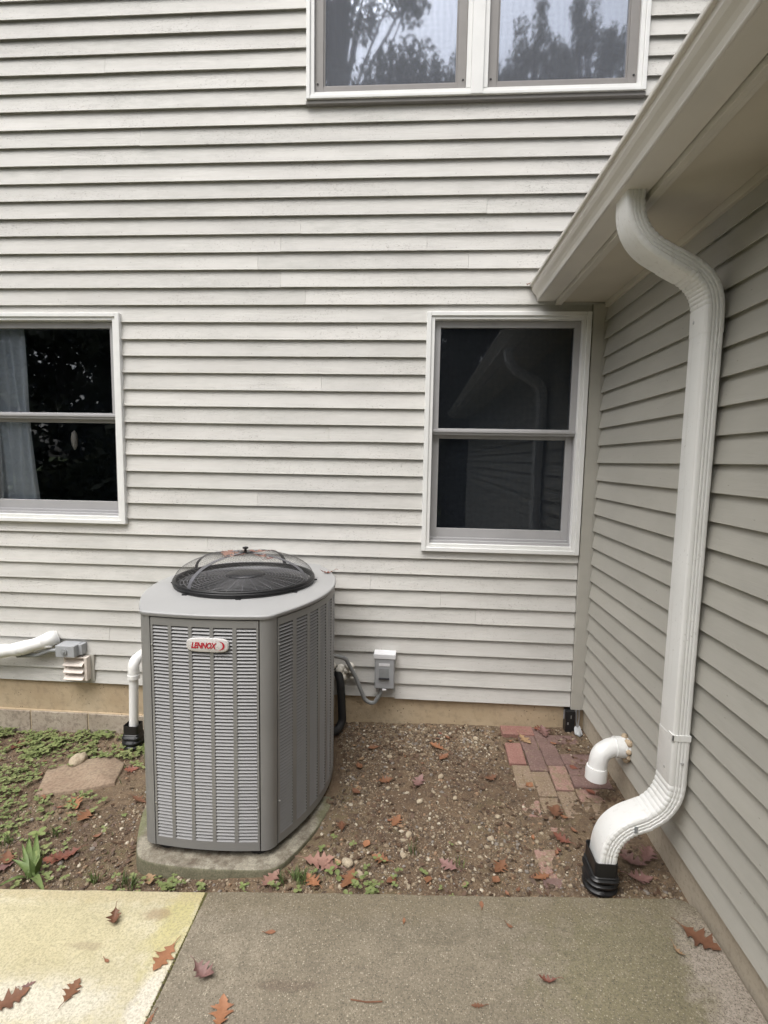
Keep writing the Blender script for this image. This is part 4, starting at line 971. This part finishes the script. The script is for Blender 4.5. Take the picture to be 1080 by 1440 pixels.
GL = [(-.063,-.856,.103,"orange"),(.151,-.249,.121,"orange"),(.187,-.352,.1,"brown"),(.042,-.574,.12,"purple"),(-.136,-.569,.103,"orange"),(-.224,-.265,.084,"orange"),(-.289,-.441,.062,"orange"),(.387,-1.106,.112,"orange"),(.55,-1.156,.096,"orange"),(.701,-.771,.15,"brown"),(.684,-.955,.103,"red"),(-.389,-1.106,.166,"pink"),(-.341,-1.131,.134,"pink"),(-.246,-1.193,.146,"orange"),(-.575,-1.199,.127,"pink"),(-.121,-1.085,.105,"orange"),(-.32,-.899,.095,"brown"),(-1.764,-.72,.156,"orange"),(-1.645,-.81,.141,"orange"),(-1.555,-1.084,.149,"red"),(-1.597,-1.105,.114,"red"),(-2.513,-.174,.168,"red"),(-1.815,-1.108,.137,"brown"),(-1.793,-1.161,.117,"purple"),(-1.095,-1.2,.095,"tan"),(-1.43,-.693,.112,"brown"),(.685,-.149,.126,"tan"),(.819,-.062,.15,"purple"),(.798,-.022,.111,"red"),(.937,-1.08,.141,"purple"),(1.018,-1.04,.136,"purple"),(.937,-1.164,.13,"purple"),(.083,-1.189,.051,"orange"),(.62,-.577,.061,"orange"),(.359,-1.179,.051,"orange"),(.169,-1.111,.111,"purple"),(.428,-.532,.096,"brown"),(-.069,-1.189,.065,"brown"),(-.191,-1.003,.054,"orange"),(-.393,-1.207,.11,"orange"),(-1.807,-.226,.087,"brown"),(-1.625,-.422,.102,"red"),(-1.974,-.678,.092,"brown"),(.92,-.612,.062,"red"),(.893,-.414,.055,"red"),(-.281,-.668,.067,"brown")]
def gplace(x, y):
    if x < -1.3: return 'weedy soil by the pad'
    if x > .86: return 'wet bricks by the wing wall'
    if x > .53: return 'sunken bricks'
    if y < -1.02: return 'soil along the slab edge'
    return 'gravelly soil'
PL = ['alone in the middle of the soil', 'in the pair near the foundation', 'below the orange leaf near the foundation', 'with deep lobes in the middle of the soil', 'beside the purplish leaf towards the pad', 'below the disconnect box', 'near the black foam pipe', 'by the slab beside the sunken bricks', 'beside the corrugated adapter', 'resting across the brick path', 'on the bricks before the downspout', 'topmost in the heap by the pad corner', 'leaning on another pink leaf by the pad', 'under the pink leaves by the slab', 'against the front of the mossy pad', 'next to the grass tuft by the slab', 'close to the curved side of the pad', 'just in front of the flagstone', 'further out in front of the flagstone', 'behind the broad bladed weed', 'touching the broad bladed weed', 'in the clover under the wall vent', 'left in the clover near the slab', 'half under clover at the slab edge', 'between the pad and the slab', 'between flagstone and pad', 'on the dark bricks by the foundation', 'curled on the bricks by the corner trim', 'against the foundation on the bricks', 'behind the corrugated adapter', 'against the wing foundation', 'at the slab corner behind the adapter', 'at the slab edge below the soil patch', 'on the sandy brick', 'at the slab edge near the brick path', 'by the sparse grass blades', 'beside the brick path', 'at the slab edge near the seedlings', 'above the pale stones', 'at the foot of the pad by the slab', 'beside the white drain pipe', 'beside the flagstone edge', 'before the flagstone in the clover', 'under the white pipe elbow', 'on the bricks behind the white elbow', 'beside the pad on the gravel']
for i, (x, y, L, c) in enumerate(GL):
    sz = 'small ' if L < .09 else ''; lab = f'{sz}{CN[c]} fallen leaf {PL[i]}'
    put_leaf(x, y, gz(x, y)+.008, L*.82, c, 300+i, lab, lobes=4 if L > .08 else 0, width=.44, curl=rnd.uniform(.15, .6), fold=rnd.uniform(.1, .6), tilt=(rnd.uniform(-.2, .2), rnd.uniform(-.15, .15)))
for i in range(46):      # crumbs of leaf litter between them
    x, y = rnd.uniform(-2.6, 1.0), rnd.uniform(-1.25, -.06)
    if on_pad(x, y, .02): continue
    lab = f'leaf litter crumb on the {gplace(x, y)}'
    put_leaf(x, y, gz(x, y)+.004, rnd.uniform(.022, .045), rnd.choice(['orange', 'brown', 'brown', 'red', 'tan']), 600+i, lab, lab.replace('crumb', 'crumbs'), lobes=0, width=.3, curl=.6, fold=.5)
for i, (x, y, L, c, lab) in enumerate([(-.50, -.313, .085, 'red', 'curled rust red leaf on the back corner of the air conditioner lid'), (-.935, -.905+.012, .075, 'red', 'curled rust red leaf against the fan guard rim')]):
    put_leaf(x, y, ZT+.002, L, c, 800+i, lab, lobes=3, width=.22, curl=.9, fold=.8)
for i, (dx_, dy_, L, c) in enumerate([(-.08, -.03, .17, 'pink'), (.02, .02, .17, 'pink'), (.09, -.04, .14, 'pink'), (.15, -.07, .08, 'purple'), (-.02, -.06, .14, 'pink')]):
    put_leaf(FX+dx_, FY+dy_, dome(dx_, dy_)-.002, L, c, 820+i, 'dry pinkish leaf caught on top of the domed leaf guard', 'leaves on top of the leaf guard', lobes=3, width=.30, curl=.15, fold=.35)
# twig on the slab
tag(obj('twig', MB().tube([(-.17, -1.705, slab_z(-.17)+.003), (-.12, -1.712, slab_z(-.12)+.004), (-.07, -1.708, slab_z(-.07)+.003)], .0022, 5), 'leaf_brown'), 'thin dark twig on the aged darker slab', 'twig')

# ---------------------------------------------------------------- weeds
def weed_density(x, y):
    n_ = noise.noise((x*3.2, y*3.2, 21)); d = 0; pt = max(0, min(1, .55+2.4*noise.noise((x*4.5, y*4.5, 44))))
    if x < -1.15:
        wallband = math.exp(-((y+.12)/.22)**2)*(1.0 if x > -3 else .8)
        left = max(0, min(1, (-1.35-x)/.7))
        d = .75*wallband*max(0, min(1, (-1.25-x)/.3)) + left*(.30+.75*max(0, n_+.05)) 
        if -1.75 < x < -1.2 and -1.05 < y < -.45: d *= .25
    if abs(x+.9) < .8 and y < -1.16: d = max(d, .12+.25*max(0, n_))
    if -.6 < x < .3 and y < -.95: d = max(d, .05)
    return max(0, min(1, d*(.15+.95*pt)))
def in_flag(x, y): return -2.12 < x < -1.66 and -.62 < y < -.31
wm = MB(); tries = 0; nl = 0
while nl < 6500 and tries < 160000:
    tries += 1; x, y = rnd.uniform(-3.3, .3), rnd.uniform(-1.28, 0)
    if on_pad(x, y, .0) or rnd.random() > weed_density(x, y): continue
    if in_flag(x, y) and rnd.random() > .03: continue
    k = rnd.choice((2, 3, 3, 4)); h = rnd.uniform(.006, .035); a0 = rnd.uniform(0, 6.28); z = gz(x, y)
    for j in range(k):
        a = a0 + j*6.28/k + rnd.uniform(-.3, .3); r = rnd.uniform(.004, .0125); cx, cy = x+math.cos(a)*r*1.15, y+math.sin(a)*r*1.15; tz = rnd.uniform(-.35, .5)
        vs = [(x, y, z+h)]; 
        for q in (-1, -.55, 0, .55, 1):
            rr = r*(1.0 if abs(q) < .9 else .75); aa = a + q*.75; dist = r*(2.0 if abs(q) < .3 else (1.9 if abs(q) < .7 else 1.25)); vs.append((x+math.cos(aa)*dist, y+math.sin(aa)*dist, z+h+tz*dist*.7+.15*r*abs(q)))
        wm.add(vs, [(0, 1, 2), (0, 2, 3), (0, 3, 4), (0, 4, 5)]); nl += 1
stuff(tag(obj('ground_cover', wm, 'weed'), 'low green clover and weeds covering the soil', 'ground cover'))
gb = MB(); k_ = 0; tries = 0
while k_ < 1500 and tries < 40000:
    tries += 1; x, y = rnd.uniform(-3.0, -1.2), rnd.uniform(-1.28, -.02)
    if on_pad(x, y, .0) or in_flag(x, y) or rnd.random() > weed_density(x, y)*.8: continue
    h = rnd.uniform(.015, .055); a = rnd.uniform(0, 6.28); w = rnd.uniform(.001, .002); z = gz(x, y); c, s_ = math.cos(a), math.sin(a); l1 = rnd.uniform(.2, .9)*h
    gb.add([(x-s_*w, y+c*w, z), (x+s_*w, y-c*w, z), (x+c*l1*.4+s_*w*.8, y+s_*l1*.4-c*w*.8, z+h*.6), (x+c*l1*.4-s_*w*.8, y+s_*l1*.4+c*w*.8, z+h*.6), (x+c*l1, y+s_*l1, z+h*.85)], [(0, 1, 2, 3), (3, 2, 4)]); k_ += 1
stuff(tag(obj('grass_blades', gb, 'grass_green'), 'thin grass blades growing through the clover', 'grass'))
def blades(name, x, y, n, h, w, label, mat='grass_green', spread=.7, seed=0, group=None):
    rr = random.Random(seed); mb = MB(); z = gz(x, y)-.004
    for i in range(n):
        a = rr.uniform(0, 6.28); hh = h*rr.uniform(.5, 1.1); lean = rr.uniform(.15, 1)*spread; bx_, by_ = rr.gauss(0, .012), rr.gauss(0, .012); ww = w*rr.uniform(.7, 1.2)
        px_, py_ = -math.sin(a)*ww/2, math.cos(a)*ww/2; o = len(mb.v)
        for k in range(6):
            t = k/5; out = lean*hh*t**1.6; zz = hh*(t - .45*lean*t*t); wd = (1-t**2.2)*(.55+.45*min(1, t*3))
            cx, cy = bx_+math.cos(a)*out, by_+math.sin(a)*out
            mb.v += [(cx-px_*wd, cy-py_*wd, zz+.1*ww), (cx, cy, zz-.1*ww), (cx+px_*wd, cy+py_*wd, zz+.1*ww)]
        for k in range(5):
            q = o+k*3; mb.f += [(q, q+1, q+4, q+3), (q+1, q+2, q+5, q+4)]
    o = obj(name, mb, mat, smooth=True); o.location = (x, y, z); return tag(o, label, 'grass' if 'grass' in name else 'weed', group)
blades('broad_weed', -1.64, -1.185, 10, .135, .034, 'broad bladed green weed at the edge of the pale slab', seed=2, spread=1.9)
blades('grass_tuft', .023, -1.038, 12, .085, .005, 'thin grass tuft in the middle of the gravelly soil', seed=3)
blades('grass_tuft', .214, -1.103, 8, .095, .004, 'sparse upright grass blades beside a purplish leaf', seed=4, spread=.5)
for i, (x, y) in enumerate([(-.52, -1.20), (-.47, -1.185), (-.44, -1.21), (-1.155, -1.235), (-1.20, -1.23), (-1.70, -.95), (-1.33, -1.22), (-1.9, -1.0), (-2.1, -.85)]):
    blades('grass_tuft', x, y, 22, .075, .005, 'short green grass tuft by the mossy concrete pad' if x > -1.4 else 'short green grass tuft among the clover', seed=10+i, group='grass tufts by the pad' if x > -1.4 else 'grass tufts among the clover')
def seedling(x, y, r, seed, label, group):
    rr = random.Random(seed); mb = MB(); k = rr.choice((2, 3, 4)); a0 = rr.uniform(0, 6.28); z = gz(x, y)
    mb.tube([(0, 0, -.005), (0, 0, r*.9)], .0015, 5)
    for j in range(k):
        a = a0+j*6.28/k+rr.uniform(-.3, .3); c, s = math.cos(a), math.sin(a); o = len(mb.v); tz = rr.uniform(.1, .5); rj = r*rr.uniform(.75, 1.1)
        for i in range(7):
            t = i/6; w = rj*.46*math.sin(math.pi*(t*.93+.04))**.7
            for q in (-1, 0, 1): mb.v.append((c*t*rj*1.3 - s*w*q, s*t*rj*1.3 + c*w*q, r*.9 + tz*rj*t*(1-t*.6) + .15*w*abs(q)))
        for i in range(6):
            q = o+i*3; mb.f += [(q, q+1, q+4, q+3), (q+1, q+2, q+5, q+4)]
    ob = obj('seedling', mb, 'weed', smooth=True); ob.location = (x, y, z); return tag(ob, label, 'weed', group)
for i, (x, y, r) in enumerate([(-1.0, -1.235, .022), (-.68, -1.235, .016), (-.85, -1.24, .015), (-.29, -1.19, .026), (-.33, -1.16, .02), (-.39, -1.04, .018)]): seedling(x, y, r, 40+i, 'small round leaved seedling beside the mossy concrete pad', 'seedlings beside the pad')
for i in range(26):
    x, y = rnd.uniform(-2.75, -1.45), rnd.choice((rnd.uniform(-.3, -.06), rnd.uniform(-1.2, -.7)))
    if in_flag(x, y): continue
    seedling(x, y, rnd.uniform(.02, .036), 70+i, 'larger broad leaf weed standing out of the clover', 'broad leaf weeds in the clover')

# ---------------------------------------------------------------- trees across the yard (seen as reflections in the windows; left row added to block low light)
def tree(x, y, h, cw, seed, label, cb=.25, nleaf=5200, ncl=26, ls=(.10, .22), zs=.75, lmat='crown_leaf'):
    rr = random.Random(seed); o = thing('tree', label, 'tree', (x, y, -.62), None if 'tallest' in label else ('slender trees across the yard' if 'slender' in label else 'trees across the yard')); z0 = -.62
    tr = MB().tube([(x, y, z0-.1), (x+.1, y, z0+h*.3), (x+rr.uniform(-.4, .4), y+.2, z0+h*.6), (x+rr.uniform(-.5, .5), y, z0+h*.92)], [.26, .2, .12, .03], 8)
    cl = []
    for i in range(ncl):
        a = rr.uniform(0, 6.28); t = rr.uniform(cb, 1); r = cw*(.35+.65*math.sin(math.pi*min(.97, (t-cb)/(1-cb)*.75+.25)))*rr.uniform(.35, 1)
        c = (x+r*math.cos(a), y+r*math.sin(a), z0+h*t); cl.append((c, cw*rr.uniform(.28, .5)*(26/ncl)**.4)); b = z0+h*(t*.75)
        tr.tube([(x, y, b), ((x+c[0])/2, (y+c[1])/2, (b+c[2])/2+.2), c], [.06, .04, .012], 5)
    obj('trunk', tr, 'bark', o, smooth=True)
    n = nleaf; V = np.empty((n, 4, 3)); rg = np.random.RandomState(seed)
    for i in range(n):
        c, r = cl[rg.randint(len(cl))]; d = rg.normal(size=3); d /= np.linalg.norm(d)+1e-9; p = np.array(c)+d*r*rg.rand()**.45*(1, 1, zs)
        u = rg.normal(size=3); u /= np.linalg.norm(u); w = np.cross(u, rg.normal(size=3)); w /= np.linalg.norm(w); s = rg.uniform(*ls)
        V[i] = (p-u*s, p+w*s*.5, p+u*s, p-w*s*.5)
    mb = MB(); mb.v = [tuple(q) for q in V.reshape(-1, 3)]; mb.f = [(4*i, 4*i+1, 4*i+2, 4*i+3) for i in range(n)]
    obj('crown', mb, lmat, o); return o
spots = [(-2.6, -13, 20, 3.0, 30000, .58, 80, (.05, .11), .8, 0)]
for x, h in ((1.0, 14.2), (2.0, 13.6), (2.9, 14.6), (3.7, 14.0), (4.5, 15.0), (5.3, 14.1), (6.2, 14.8), (-.4, 13.5)): spots.append((x, -13+rnd.uniform(-.5, .5), h, .95, 9000, .55, 70, (.04, .085), 1.8, 1))
for x, y, h, w in ((-14, -12, 7.5, 2.6), (-11, -12.5, 7, 2.6), (-8, -12, 6.5, 2.4), (-5, -13, 6.5, 2.4), (8.5, -13, 10, 2.6), (1.5, -14.5, 7, 3), (-17.5, -13, 9, 3)): spots.append((x, y, h, w, 8000, .05, 26, (.1, .22), .75, 0))
for x, y, h in ((-13, -8.5, 9), (-14, -5, 10), (-13.5, -1.5, 9), (-13, 2, 9)): spots.append((x, y, h, 2.6, 3500, .03, 26, (.22, .4), .75, 0))  # unseen trees at left, added to block low sky light and deepen lap shadows
for i, (x, y, h, cw, nlf, cb, ncl, ls, zs, pale) in enumerate(spots):
    tree(x, y, h, cw, 50+i, ['leafy tree across the yard seen reflected in the lower windows', 'slender pale tree across the yard seen reflected in the upper window'][pale] if i else 'tallest dark tree across the yard seen reflected in the upper window', cb, nlf, ncl, ls, zs, 'crown_pale' if pale else 'crown_leaf')
